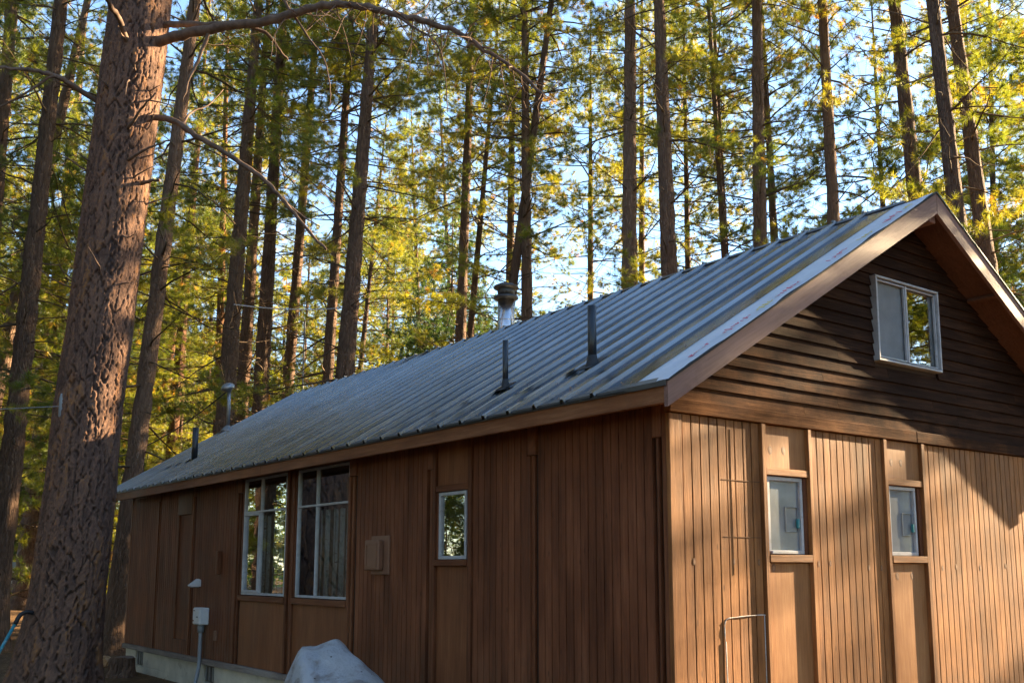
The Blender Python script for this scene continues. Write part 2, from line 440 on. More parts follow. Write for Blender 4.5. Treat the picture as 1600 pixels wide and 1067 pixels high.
def mat_ground():
    t = NT('pine_duff_ground')
    geo = t.n('ShaderNodeNewGeometry')
    p = geo.outputs['Position']
    a = t.noise(p, 0.35, 5, 0.6); b = t.noise(p, 3.0, 8, 0.7); c = t.noise(p, 28.0, 6, 0.75)
    f = t.math('ADD', t.math('MULTIPLY', a, 0.3), t.math('ADD', t.math('MULTIPLY', b, 0.4), t.math('MULTIPLY', c, 0.35)))
    col = t.ramp(f, [(0.3, (0.05, 0.034, 0.022)), (0.5, (0.13, 0.08, 0.042)), (0.65, (0.21, 0.125, 0.06)), (0.8, (0.28, 0.19, 0.11))])
    t.bsdf(col, 0.9, t.bump(t.math('ADD', b, c), 0.9, 0.06), 0, 0.1)
    return t.m
M['ground'] = mat_ground()

def mat_boulder():
    t = NT('pale_speckled_rock')
    v = t.objcoord(False)
    a = t.noise(v, 2.2, 6, 0.6); b = t.noise(v, 14.0, 8, 0.75)
    col = t.ramp(t.math('ADD', t.math('MULTIPLY', a, 0.6), t.math('MULTIPLY', b, 0.4)), [(0.3, (0.36, 0.38, 0.40)), (0.55, (0.50, 0.52, 0.54)), (0.75, (0.58, 0.58, 0.56))])
    st = t.ramp(t.noise(v, 3.1, 5, 0.6, 1.0), [(0.50, (0, 0, 0)), (0.60, (1, 1, 1))])
    col = t.mix(t.math('MULTIPLY', st, 0.6), col, (0.20, 0.155, 0.12))
    vo = t.n('ShaderNodeTexVoronoi'); vo.inputs['Scale'].default_value = 17.0
    t.l(v, vo.inputs['Vector'])
    sp = t.ramp(vo.outputs['Distance'], [(0.10, (1, 1, 1)), (0.2, (0, 0, 0))])
    rnd = t.ramp(t.noise(v, 9.0, 2), [(0.5, (0, 0, 0)), (0.56, (1, 1, 1))])
    col = t.mix(t.mix(1.0, sp, rnd, 'MULTIPLY'), col, (0.07, 0.065, 0.06))
    t.bsdf(col, 0.75, t.bump(t.math('ADD', a, t.math('MULTIPLY', b, 0.6)), 0.9, 0.09), 0, 0.2)
    return t.m
M['boulder'] = mat_boulder()

# ------------------------------------------------------------------ helpers
def link(o, parent=None):
    COL.objects.link(o)
    if parent is not None:
        o.parent = parent
    return o

def mesh_obj(name, verts, faces, mat, parent=None, smooth=False, loc=(0, 0, 0)):
    me = bpy.data.meshes.new(name)
    me.from_pydata([tuple(v) for v in verts], [], faces)
    me.update()
    if mat is not None:
        me.materials.append(mat)
    if smooth:
        me.polygons.foreach_set('use_smooth', [True] * len(me.polygons))
    o = bpy.data.objects.new(name, me)
    o.location = loc
    return link(o, parent)

def thing(name, label, cat, loc=(0, 0, 0), group=None):
    o = bpy.data.objects.new(name, None)
    o.empty_display_size = 0.3
    o.location = loc
    COL.objects.link(o)
    tag(o, label, cat, group)
    return o

def tag(o, label, cat, group=None):
    o['label'] = label
    o['category'] = cat
    if group:
        o['group'] = group
    return o

_box = {}
def cbox_data(sx, sy, sz, c):
    """box with chamfered edges, centred on the origin"""
    h = (sx / 2, sy / 2, sz / 2)
    c = min(c, h[0] * 0.45, h[1] * 0.45, h[2] * 0.45)
    V = []; idx = {}
    for a in (-1, 1):
        for b in (-1, 1):
            for d in (-1, 1):
                s = (a, b, d)
                for ax in range(3):
                    p = [s[k] * (h[k] - (0 if k == ax else c)) for k in range(3)]
                    idx[(s, ax)] = len(V); V.append(p)
    F = []
    for ax in range(3):
        o1, o2 = [k for k in range(3) if k != ax]
        for sg in (-1, 1):
            q = []
            for u, w in ((-1, -1), (1, -1), (1, 1), (-1, 1)):
                s = [0, 0, 0]; s[ax] = sg; s[o1] = u; s[o2] = w
                q.append(idx[(tuple(s), ax)])
            F.append(q)
    for ax in range(3):          # edges running along ax
        o1, o2 = [k for k in range(3) if k != ax]
        for u in (-1, 1):
            for w in (-1, 1):
                s0 = [0, 0, 0]; s0[o1] = u; s0[o2] = w
                s1 = list(s0); s0[ax] = -1; s1[ax] = 1
                s0 = tuple(s0); s1 = tuple(s1)
                F.append([idx[(s0, o1)], idx[(s1, o1)], idx[(s1, o2)], idx[(s0, o2)]])
    for a in (-1, 1):
        for b in (-1, 1):
            for d in (-1, 1):
                F.append([idx[((a, b, d), 0)], idx[((a, b, d), 1)], idx[((a, b, d), 2)]])
    cen = np.array(V)
    F2 = []
    for f in F:                  # outward winding
        p = cen[f]
        n = np.cross(p[1] - p[0], p[2] - p[0])
        F2.append(f if n @ p.mean(0) > 0 else f[::-1])
    return V, F2

def box(name, x0, x1, y0, y1, z0, z1, mat, parent=None, c=0.004, label=None):
    key = (name, round(x1 - x0, 4), round(y1 - y0, 4), round(z1 - z0, 4), mat.name, c)
    if key not in _box:
        V, F = cbox_data(x1 - x0, y1 - y0, z1 - z0, c)
        me = bpy.data.meshes.new(name)
        me.from_pydata([tuple(v) for v in V], [], F)
        me.materials.append(mat)
        _box[key] = me
    o = bpy.data.objects.new(name, _box[key])
    o.location = ((x0 + x1) / 2, (y0 + y1) / 2, (z0 + z1) / 2)
    link(o, parent)
    if label:
        o['label'] = label
    return o

def sub(name, x0, x1, y0, y1, z0, z1, mat, parent, c=0.004, label=None):
    """box given in world coordinates under a parent that itself sits in world coordinates"""
    o = box(name, x0, x1, y0, y1, z0, z1, mat, None, c, label)
    o.parent = parent
    p = parent; off = Vector((0, 0, 0))
    while p is not None:
        off += p.location; p = p.parent
    o.location = Vector(o.location) - off
    return o

def joined_boxes(lst, c=0.003):
    V = []; F = []
    for (x0, x1, y0, y1, z0, z1) in lst:
        v, f = cbox_data(x1 - x0, y1 - y0, z1 - z0, c)
        b = len(V); m = ((x0 + x1) / 2, (y0 + y1) / 2, (z0 + z1) / 2)
        V += [[p[k] + m[k] for k in range(3)] for p in v]
        F += [[i + b for i in q] for q in f]
    return V, F

def prism(poly, axis, a, b):
    """extrude a polygon; axis 'y': poly is (x,z); axis 'x': poly is (y,z); axis 'z': poly is (x,y)"""
    n = len(poly); V = []
    for t in (a, b):
        for p in poly:
            V.append((p[0], t, p[1]) if axis == 'y' else (t, p[0], p[1]) if axis == 'x' else (p[0], p[1], t))
    F = [list(range(n)), list(range(2 * n - 1, n - 1, -1))]
    for i in range(n):
        j = (i + 1) % n
        F.append([i, i + n, j + n, j])
    Va = np.array(V, float); ce = Va.mean(0); out = []
    for f in F:
        p = Va[f]
        nn = np.cross(p[1] - p[0], p[2] - p[0])
        out.append(f if nn @ (p.mean(0) - ce) > 0 else f[::-1])
    return V, out

def tube(pts, radii, sides=8, cap=True):
    pts = [np.array(p, float) for p in pts]
    if not hasattr(radii, '__len__'):
        radii = [radii] * len(pts)
    V = []; F = []
    ref = np.array((0.31, 0.17, 0.94))
    for i, p in enumerate(pts):
        d = pts[min(i + 1, len(pts) - 1)] - pts[max(i - 1, 0)]
        d = d / (np.linalg.norm(d) + 1e-9)
        if abs(d @ ref) > 0.95:
            ref = np.array((0.9, 0.3, 0.2))
        u = np.cross(d, ref); u /= np.linalg.norm(u)
        w = np.cross(d, u)
        for k in range(sides):
            a = 2 * math.pi * k / sides
            V.append(p + radii[i] * (math.cos(a) * u + math.sin(a) * w))
    for i in range(len(pts) - 1):
        for k in range(sides):
            k2 = (k + 1) % sides
            F.append([i * sides + k, i * sides + k2, (i + 1) * sides + k2, (i + 1) * sides + k])
    if cap:
        F.append(list(range(sides))[::-1])
        F.append([(len(pts) - 1) * sides + k for k in range(sides)])
    return V, F

def lathe(prof, sides=24):
    """profile of (r, z) turned about z"""
    V = []; F = []
    for r, z in prof:
        for k in range(sides):
            a = 2 * math.pi * k / sides
            V.append((r * math.cos(a), r * math.sin(a), z))
    for i in range(len(prof) - 1):
        for k in range(sides):
            k2 = (k + 1) % sides
            F.append([i * sides + k, i * sides + k2, (i + 1) * sides + k2, (i + 1) * sides + k])
    F.append(list(range(sides))[::-1])
    F.append([(len(prof) - 1) * sides + k for k in range(sides)])
    return V, F

def spline(pts, n):
    """Catmull-Rom through pts"""
    P = [np.array(p, float) for p in pts]
    P = [2 * P[0] - P[1]] + P + [2 * P[-1] - P[-2]]
    out = []
    for i in range(1, len(P) - 2):
        for k in range(n):
            t = k / n
            a, b, c, d = P[i - 1], P[i], P[i + 1], P[i + 2]
            out.append(0.5 * (2 * b + (c - a) * t + (2 * a - 5 * b + 4 * c - d) * t * t + (3 * b - a - 3 * c + d) * t ** 3))
    out.append(P[-2])
    return out

# ------------------------------------------------------------------ ground
def build_ground():
    rng = np.random.default_rng(5)
    xs = np.concatenate([np.linspace(-600, -40, 15), np.linspace(-36, 70, 160), np.linspace(75, 700, 16)])
    ys = np.concatenate([np.linspace(-600, -40, 15), np.linspace(-36, 90, 180), np.linspace(95, 700, 16)])
    X, Y = np.meshgrid(xs, ys, indexing='ij')
    Z = np.zeros_like(X)
    for k in range(26):
        fx, fy = rng.normal(0, 0.55, 2); ph = rng.uniform(0, 6.28)
        Z += 0.022 * np.sin(fx * X + fy * Y + ph)
    far = np.clip((np.hypot(X - 2, Y - 10) - 60) / 200, 0, 1)
    Z *= (1 - far)
    # level where the cabin stands
    dx = np.maximum(np.maximum(-0.3 - X, X - 6.6), 0); dy = np.maximum(np.maximum(-0.3 - Y, Y - 12.8), 0)
    k = np.clip(np.hypot(dx, dy) / 2.5, 0, 1)
    Z = Z * k
    V = np.stack([X, Y, Z], -1).reshape(-1, 3)
    nx, ny = X.shape
    F = [[i * ny + j, (i + 1) * ny + j, (i + 1) * ny + j + 1, i * ny + j + 1] for i in range(nx - 1) for j in range(ny - 1)]
    o = mesh_obj('ground', V, F, M['ground'], None, True)
    o['kind'] = 'structure'
    # dry needles and twigs lying about
    n = 26000
    px = rng.uniform(-9, 4, n); py = rng.uniform(6, 32, n)
    keep = ~((px > -0.02) & (py < 12.4)); px = px[keep]; py = py[keep]; n = len(px)
    a = rng.uniform(0, 6.28, n); L = rng.uniform(0.06, 0.2, n); w = rng.uniform(0.004, 0.011, n)
    z0 = 0.012 + rng.uniform(0, 0.03, n)
    d = np.stack([np.cos(a), np.sin(a), rng.normal(0, 0.16, n)], 1); s = np.stack([-np.sin(a), np.cos(a), np.zeros(n)], 1)
    b = np.stack([px, py, z0], 1)
    VV = np.stack([b - s * w[:, None], b + s * w[:, None], b + d * L[:, None]], 1).reshape(-1, 3)
    VV[:, 2] = np.maximum(VV[:, 2], 0.006)
    FF = [[3 * i, 3 * i + 1, 3 * i + 2] for i in range(n)]
    o = mesh_obj('fallen_needles', VV, FF, mat_plain('dry_needle_litter', (0.24, 0.14, 0.07), 0.85, 0.5, 3))
    o['kind'] = 'stuff'
build_ground()

# ------------------------------------------------------------------ the cabin
W, LEN, FL = 6.1, 12.34, 0.41
SL = 0.608
ANG = math.atan(SL)
def zr(x):                      # top of the roof deck over the left slope
    return 2.80 + SL * (x + 0.32)
RX = 3.05
ZRIDGE = zr(RX)
DT = 0.12                       # deck thickness, measured upright

cabin = thing('cabin', 'long brown wooden cabin with a ribbed metal roof under the pines', 'cabin', (0, 0, 0))

# -- foundation and skirt
fv = []
holes = [(10.95, 11.45), (7.95, 8.4)]
FND = mesh_obj('foundation', *joined_boxes([(0.03, 0.20, 0.02, LEN - 0.02, -0.3, 0.10), (0.03, 0.20, 0.02, 8.42, 0.10, 0.33),
      (0.03, 0.20, 8.80, 11.42, 0.10, 0.33), (0.03, 0.20, 11.80, LEN - 0.02, 0.10, 0.33), (0.20, W - 0.03, 0.04, 0.2, -0.3, 0.33),
      (0.20, W - 0.03, LEN - 0.2, LEN - 0.02, -0.3, 0.33), (W - 0.2, W - 0.03, 0.2, LEN - 0.2, -0.3, 0.33)], 0.006), M['concrete'], cabin)
for (a, b) in ((8.44, 8.78), (11.44, 11.78)):
    v = sub('foundation_vent', 0.05, 0.07, a, b, 0.115, 0.315, M['dark_metal'], FND, 0.003)
    for k in range(3):
        yy = a + 0.03 + k * 0.125
        sub('foundation_vent', 0.034, 0.052, yy + 0.005, yy + 0.03, 0.125, 0.305, M['galv'], FND, 0.003)
box('skirt_board', -0.03, 0.03, -0.01, 6.15, 0.335, FL - 0.004, M['skirt'], cabin)
box('skirt_board', -0.03, 0.03, 6.154, LEN + 0.01, 0.335, FL - 0.004, M['skirt'], cabin)

# -- sheathing: long wall with openings, other walls, interior floor
def wall_cells(cuts_u, cuts_z, openings):
    out = []
    for i in range(len(cuts_u) - 1):
        for j in range(len(cuts_z) - 1):
            u = (cuts_u[i] + cuts_u[i + 1]) / 2; z = (cuts_z[j] + cuts_z[j + 1]) / 2
            if not any(a < u < b and c < z < d for a, b, c, d in openings):
                out.append((cuts_u[i], cuts_u[i + 1], cuts_z[j], cuts_z[j + 1]))
    return out
W1 = (6.27, 7.56, 1.27, 2.715); W2 = (4.70, 5.98, 1.27, 2.715); WS = (2.50, 2.955, 1.675, 2.255)
L_open = [W1, W2, WS]
cells = wall_cells([0.02, 2.50, 2.955, 4.70, 5.98, 6.27, 7.56, LEN - 0.02], [0.335, 1.27, 1.675, 2.255, 2.715, 2.86], L_open)
mesh_obj('wall_sheathing', *joined_boxes([(0.035, 0.12, a, b, c, d) for a, b, c, d in cells], 0.0005), M['sheath'], cabin)
G1 = (1.025, 1.445, 1.70, 2.258); G2 = (2.575, 2.985, 1.70, 2.258); GG = (2.50, 3.46, 3.345, 4.085)
cells = wall_cells([0.121, 1.025, 1.445, 2.575, 2.985, W - 0.02], [0.335, 1.70, 2.258, 2.70], [G1, G2])
V, F = joined_boxes([(a, b, 0.035, 0.12, c, d) for a, b, c, d in cells], 0.0005)
def zs(x):
    return min(zr(x), zr(2 * RX - x)) - DT
for poly in ([(0.02, 2.70), (GG[0], 2.70), (GG[0], zs(GG[0]) + .03), (0.02, zs(0.02) + .03)],
             [(GG[0], 2.70), (GG[1], 2.70), (GG[1], GG[2]), (GG[0], GG[2])],
             [(GG[0], GG[3]), (GG[1], GG[3]), (GG[1], zs(GG[1]) + .03), (RX, zs(RX) + .03), (GG[0], zs(GG[0]) + .03)],
             [(GG[1], 2.70), (W - 0.02, 2.70), (W - 0.02, zs(W - 0.02) + .03), (GG[1], zs(GG[1]) + .03)]):
    v, f = prism(poly, 'y', 0.035, 0.12)
    b = len(V); V = list(V) + list(v); F = list(F) + [[i + b for i in q] for q in f]
mesh_obj('gable_sheathing', V, F, M['sheath'], cabin)
box('rear_wall', W - 0.10, W, 0.0, LEN, 0.335, 2.86, M['wall_wood'], cabin)
V, F = prism([(0.12, 0.335), (W - 0.10, 0.335), (W - 0.10, zs(W - .1)), (RX, zs(RX)), (0.12, zs(0.12))], 'y', LEN - 0.10, LEN)
mesh_obj('end_wall', V, F, M['wall_wood'], cabin)
box('interior_floor', 0.13, W - 0.11, 0.13, LEN - 0.11, 0.34, 0.40, M['inside'], cabin)
box('interior_wall', 2.2, 2.3, 0.13, LEN - 0.11, 0.42, 2.9, M['inside'], cabin)

# -- long wall siding: boards that can be told apart are objects, the far bays are joined
PITCH = 0.0865
TOP = 2.845
def siding_long(y0, y1, single=True, z0=FL, z1=TOP):
    n = max(1, round((y1 - y0) / PITCH)); w = (y1 - y0) / n
    rnd = random.Random(int(y0 * 100))
    if single:
        for k in range(n):
            dx = rnd.uniform(-0.0012, 0.0012)
            box('siding_board', 0.0 + dx, 0.022 + dx, y0 + k * w + 0.0045, y0 + (k + 1) * w - 0.0045, z0, z1, M['wall_wood'], cabin, 0.0025)
        o = box('siding_backing', 0.0135, 0.0345, y0 + 0.001, y1 - 0.001, z0 + 0.001, z1 - 0.001, M['wall_wood'], cabin, 0.001)
    else:
        o = mesh_obj('siding_panel', *joined_boxes([(0.0, 0.0222, y0 + k * w + 0.005, y0 + (k + 1) * w - 0.005, z0, z1) for k in range(n)] +
                     [(0.0135, 0.0345, y0 + 0.001, y1 - 0.001, z0 + 0.001, z1 - 0.001)], 0.002), M['wall_wood'], cabin)
        o['kind'] = 'stuff'

def batten(y, w=0.13, ztop=2.50, mat='trim_z'):
    """recess between two panels with a narrow post standing in it and a block above"""
    box('post', 0.004, 0.034, y - 0.020, y + 0.020, FL, ztop, M[mat], cabin, 0.004)
    box('block', -0.012, 0.034, y - w / 2 + 0.012, y + w / 2 - 0.012, ztop + 0.004, TOP, M['rust' if y < 5 else 'trim_z'], cabin, 0.004)
    box('trim_board', -0.014, 0.034, y + w / 2 - 0.048, y + w / 2 - 0.004, FL, ztop, M[mat], cabin, 0.004)

# corner bay
box('corner_post', 0.002, 0.034, 0.036, 0.075, FL, TOP, M['trim_z'], cabin)
box('corner_trim', -0.006, 0.034, 0.105, 0.125, FL, 2.50, M['trim_z'], cabin)
box('corner_block', -0.01, 0.034, 0.077, 0.16, 2.504, TOP, M['trim_z'], cabin)
siding_long(0.165, 1.475)
batten(1.545)
siding_long(1.615, 2.395)
# small window column
box('trim_board', -0.018, 0.034, 2.400, 2.455, FL, TOP, M['trim_z'], cabin)
box('trim_board', -0.018, 0.034, 2.985, 3.03, FL, TOP, M['trim_z'], cabin)
siding_long(3.145, 4.52)
box('post', 0.004, 0.034, 3.065, 3.105, FL, 2.50, M['trim_z'], cabin)
box('block', -0.012, 0.034, 3.04, 3.13, 2.504, TOP, M['rust'], cabin, 0.004)
box('plywood_panel', 0.012, 0.034, 2.458, 2.982, FL, 1.615, M['plywood'], cabin, 0.002)
box('plywood_panel', 0.012, 0.034, 2.458, 2.982, 2.345, TOP, M['plywood'], cabin, 0.002)
box('window_header', -0.012, 0.034, 2.457, 2.983, 2.285, 2.342, M['trim_y'], cabin)
box('window_sill', -0.028, 0.034, 2.457, 2.983, 1.618, 1.672, M['trim_y'], cabin)
for yy in (2.4575, 2.957):
    box('window_jamb', 0.004, 0.034, yy, yy + 0.0255, 1.675, 2.282, M['trim_z'], cabin)
# big window bays
batten(4.615, 0.17, 2.55)
for yy in (6.045, 6.20):
    box('trim_board', -0.014, 0.034, yy - 0.022, yy + 0.022, FL, TOP, M['trim_z'], cabin)
box('post', 0.004, 0.034, 6.10, 6.145, FL, TOP, M['trim_z'], cabin)
batten(7.68, 0.17, 2.55)
for (a, b) in ((4.702, 6.02), (6.225, 7.594)):
    box('plywood_panel', 0.012, 0.034, a, b, FL, 1.195, M['plywood'], cabin, 0.002)
    box('window_sill', -0.024, 0.034, a, b, 1.198, 1.262, M['trim_y'], cabin)
    box('window_header', -0.012, 0.034, a, b, 2.72, TOP, M['trim_y'], cabin)
box('window_jamb', 0.002, 0.034, 5.985, 6.02, 1.265, 2.717, M['trim_z'], cabin)
box('window_jamb', 0.002, 0.034, 6.228, 6.265, 1.265, 2.717, M['trim_z'], cabin)
box('window_jamb', 0.002, 0.034, 7.565, 7.594, 1.265, 2.717, M['trim_z'], cabin)
siding_long(7.77, 9.28, False)
batten(9.345, 0.12, 2.6)
# bay with the tall blocked-up panel
siding_long(9.41, 9.44, False)
siding_long(10.01, 10.80, False)
siding_long(9.442, 10.008, False, FL, 0.60)
box('plywood_panel', -0.006, 0.034, 9.442, 10.02, 2.36, TOP, M['trim_z'], cabin, 0.003)
box('inset_panel', 0.022, 0.034, 9.485, 9.975, 0.605, 2.355, M['wall_wood'], cabin, 0.002, 'tall plain inset panel like a blocked-up narrow door')
box('trim_board', -0.002, 0.034, 9.442, 9.482, 0.603, 2.357, M['trim_z'], cabin)
box('trim_board', -0.002, 0.034, 9.978, 10.008, 0.603, 2.357, M['trim_z'], cabin)
batten(10.86, 0.12, 2.6)
siding_long(10.92, 12.24, False)
box('corner_post', 0.0, 0.034, 12.27, 12.335, FL, TOP, M['trim_z'], cabin)

# -- windows on the long wall
def window_long(rect, name='window'):
    w = thing_part('window')
    return w
def part_empty(name, loc, label=None):
    o = bpy.data.objects.new(name, None)
    o.empty_display_size = 0.1
    o.location = loc
    link(o, cabin)
    if label:
        o['label'] = label
    return o
def frame_bars(parent, axis, u0, u1, z0, z1, d0, d1, t, name='frame_bar', mat='white_frame', sides='LRTB'):
    def bar(a, b, c, d):
        if axis == 'y':
            sub(name, d0, d1, a, b, c, d, M[mat], parent, 0.003)
        else:
            sub(name, a, b, d0, d1, c, d, M[mat], parent, 0.003)
    if 'B' in sides: bar(u0, u1, z0, z0 + t)
    if 'T' in sides: bar(u0, u1, z1 - t, z1)
    if 'L' in sides: bar(u0, u0 + t, z0 + t, z1 - t)
    if 'R' in sides: bar(u1 - t, u1, z0 + t, z1 - t)

for k, (y0, y1, z0, z1) in enumerate((W1, W2)):
    w = part_empty('window', (0, y0, z0), ['big four-light window nearer the far corner', 'big four-light window with birch curtain'][k])
    y0 += 0.004; y1 -= 0.004; z0 += 0.002; z1 -= 0.002
    frame_bars(w, 'y', y0, y1, z0, z1, 0.006, 0.05, 0.026)
    zt = 2.29; ym = y0 + (0.56 if k == 0 else 0.52) * 1.0 + 0.2
    ym = 7.03 if k == 0 else 5.49
    sub('transom', 0.008, 0.05, y0 + 0.026, y1 - 0.026, zt - 0.012, zt + 0.012, M['white_frame'], w, 0.003)
    sub('mullion', 0.0085, 0.05, ym - 0.012, ym + 0.012, z0 + 0.026, zt - 0.012, M['white_frame'], w, 0.003)
    sub('mullion', 0.0085, 0.05, ym - 0.012, ym + 0.012, zt + 0.012, z1 - 0.026, M['white_frame'], w, 0.003)
    if k == 0:                      # opening sash at lower left
        frame_bars(w, 'y', ym + 0.013, y1 - 0.027, z0 + 0.027, zt - 0.013, -0.002, 0.03, 0.030, 'sash_bar')
    for (a, b, c, d) in ((y0 + .03, ym - .014, z0 + .03, zt - .014), (ym + .014, y1 - .03, z0 + .03, zt - .014),
                         (y0 + .03, ym - .014, zt + .014, z1 - .03), (ym + .014, y1 - .03, zt + .014, z1 - .03)):
        sub('pane', 0.026, 0.030, a, b, c, d, M['glass'], w, 0.0005)
    # curtain hanging inside, gathered in folds
    Vc = []; Fc = []
    n = 90
    ya, yb = (y0 + 0.02, (y1 - 0.45) if k == 0 else ym + 0.03)
    for i in range(n + 1):
        y = ya + (yb - ya) * i / n
        x = 0.072 + 0.012 * math.sin(i * 0.85) + 0.010 * math.sin(i * 0.37 + 1)
        Vc += [(x, y, z0 - 0.05), (x + 0.004, y, 2.25 - 0.015 * abs(math.sin(i * 0.42)))]
    for i in range(n):
        Fc.append([2 * i, 2 * i + 2, 2 * i + 3, 2 * i + 1])
    cu = mesh_obj('curtain', [(a, b - w.location.y, c - w.location.z) for a, b, c in Vc], Fc, M['birch'], w, True)
    md = cu.modifiers.new('thickness', 'SOLIDIFY'); md.thickness = 0.004

y0, y1, z0, z1 = WS
w = part_empty('window', (0, y0, z0), 'small single window beside the wall vent bay')
frame_bars(w, 'y', y0 + .003, y1 - .003, z0 + .002, z1 + .024, 0.004, 0.05, 0.030)
sub('pane', 0.026, 0.030, y0 + .03, y1 - .03, z0 + .03, z1, M['glass'], w, 0.0005)
frame_bars(w, 'y', y0 + 0.055, y0 + 0.16, z0 + .19, z0 + .40, 0.075, 0.085, 0.012, 'latch_frame', 'white_frame')

# -- things fixed to the long wall
v = box('wall_vent', -0.022, 0.0005, 3.805, 4.16, 1.535, 1.915, M['vent_brown'], cabin, 0.006, 'square brown vent hood on the long wall')
sub('vent_cover', -0.085, -0.0225, 3.905, 4.185, 1.575, 1.875, M['vent_brown'], v, 0.012)
frame_bars(v, 'y', 3.935, 4.155, 1.605, 1.845, -0.0915, -0.0845, 0.02, 'vent_rim', 'vent_brown')
box('wood_cleat', -0.06, -0.0015, 8.235, 8.32, 1.52, 1.82, M['trim_z'], cabin, 0.006)
box('outlet_cover', -0.03, -0.0015, 8.255, 8.345, 0.665, 0.79, M['vent_brown'], cabin, 0.006)
# white angled wall light
V, F = prism([(0.0, 1.44), (0.0, 1.35), (-0.14, 1.35), (-0.15, 1.368), (-0.035, 1.455)], 'y', 8.965, 9.065)
wl = mesh_obj('wall_light', V, F, M['white_plastic'], cabin)
sub('lens', -0.125, -0.02, 8.975, 9.055, 1.338, 1.3495, M['grey_plastic'], wl, 0.004)
# electrical box with its conduit
eb = box('breaker_box', -0.13, -0.001, 8.59, 8.86, 0.852, 1.075, M['white_plastic'], cabin, 0.012, 'pale grey electrical box on the long wall')
sub('cover_plate', -0.138, -0.1305, 8.615, 8.835, 0.872, 1.055, M['white_plastic'], eb, 0.004)
sub('latch', -0.146, -0.1385, 8.64, 8.70, 0.945, 0.965, M['grey_plastic'], eb, 0.003)
sub('knob', -0.150, -0.1385, 8.79, 8.815, 0.895, 0.915, M['rust'], eb, 0.003)
sub('label_plate', -0.1405, -0.1383, 8.765, 8.815, 1.03, 1.042, M['black_rubber'], eb, 0.0008)
Vt, Ft = tube([(-0.07, 8.70, 0.75), (-0.07, 8.70, 0.853)], 0.042, 10)
mesh_obj('conduit_fitting', [(a + 0.0655, b - 8.725, c - 0.9635) for a, b, c in Vt], Ft, M['grey_plastic'], eb, True)
Vt, Ft = tube(spline([(-0.07, 8.70, 0.76), (-0.072, 8.70, 0.55), (-0.08, 8.69, 0.30), (-0.13, 8.67, 0.08), (-0.16, 8.66, -0.06)], 5), 0.026, 10)
mesh_obj('conduit', [(a + 0.0655, b - 8.725, c - 0.9635) for a, b, c in Vt], Ft, M['grey_plastic'], eb, True)

# -- gable wall
GT = 2.668
def siding_gable(x0, x1, single=True):
    n = max(1, round((x1 - x0) / PITCH)); w = (x1 - x0) / n
    rnd = random.Random(int(x0 * 100) + 7)
    if single:
        for k in range(n):
            dy = rnd.uniform(-0.0012, 0.0012)
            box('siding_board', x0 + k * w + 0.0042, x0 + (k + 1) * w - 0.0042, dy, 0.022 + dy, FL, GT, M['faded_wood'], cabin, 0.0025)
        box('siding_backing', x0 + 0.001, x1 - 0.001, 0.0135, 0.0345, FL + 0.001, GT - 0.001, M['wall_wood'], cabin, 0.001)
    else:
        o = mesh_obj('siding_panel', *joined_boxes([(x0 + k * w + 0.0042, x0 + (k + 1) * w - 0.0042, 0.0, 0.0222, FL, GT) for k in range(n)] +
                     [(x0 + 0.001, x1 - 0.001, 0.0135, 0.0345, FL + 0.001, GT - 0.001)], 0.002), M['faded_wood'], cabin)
        o['kind'] = 'stuff'
box('corner_board', 0.0, 0.128, -0.004, 0.0345, FL, GT, M['faded_trim_z'], cabin, 0.005)
siding_gable(0.13, 0.945)
siding_gable(1.545, 2.50)
siding_gable(3.115, 5.2)
siding_gable(5.205, 6.07, False)
for (a, b) in ((0.95, 0.995), (1.50, 1.542), (2.503, 2.55), (3.065, 3.112)):
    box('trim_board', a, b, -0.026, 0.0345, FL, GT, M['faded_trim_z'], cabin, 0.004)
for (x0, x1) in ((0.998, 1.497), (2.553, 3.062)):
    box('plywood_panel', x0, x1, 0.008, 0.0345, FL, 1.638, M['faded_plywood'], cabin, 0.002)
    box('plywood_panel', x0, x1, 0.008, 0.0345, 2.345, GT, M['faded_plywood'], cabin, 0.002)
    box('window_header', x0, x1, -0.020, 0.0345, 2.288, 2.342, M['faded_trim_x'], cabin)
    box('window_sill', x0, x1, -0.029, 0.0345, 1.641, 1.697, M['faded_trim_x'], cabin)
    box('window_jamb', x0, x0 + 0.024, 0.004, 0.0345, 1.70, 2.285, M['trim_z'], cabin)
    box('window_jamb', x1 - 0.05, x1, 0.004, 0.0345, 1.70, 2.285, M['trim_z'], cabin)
for k, (x0, x1, z0, z1) in enumerate((G1, G2)):
    w = part_empty('window', (x0, 0, z0), ['small gable-end window nearer the corner', 'small gable-end window further from the corner'][k])
    frame_bars(w, 'x', x0 + .002, x1 - .002, z0 + .002, z1 + .024, 0.006, 0.055, 0.030)
    sub('pane', x0 + .03, x1 - .03, 0.028, 0.032, z0 + .03, z1, M['screened'], w, 0.0005)
    sub('curtain', x0 + .004, x1 - .004, 0.075, 0.085, z0 - .0, z1 + .02, M['pale_curtain' if k == 0 else 'screen'], w, 0.002)
    frame_bars(w, 'x', x1 - 0.20, x1 - 0.05, z0 + .17, z0 + .36, 0.017, 0.027, 0.005, 'latch_frame', 'grey_plastic')
    sub('catch', x1 - 0.075, x1 - 0.055, -0.002, 0.02, z0 + .20, z0 + .27, M['teal'], w, 0.003)
    if k == 0:
        sub('sill_stop', x0 + .002, x1 - .12, -0.026, 0.005, z0 + .003, z0 + .026, M['white_frame'], w, 0.004)
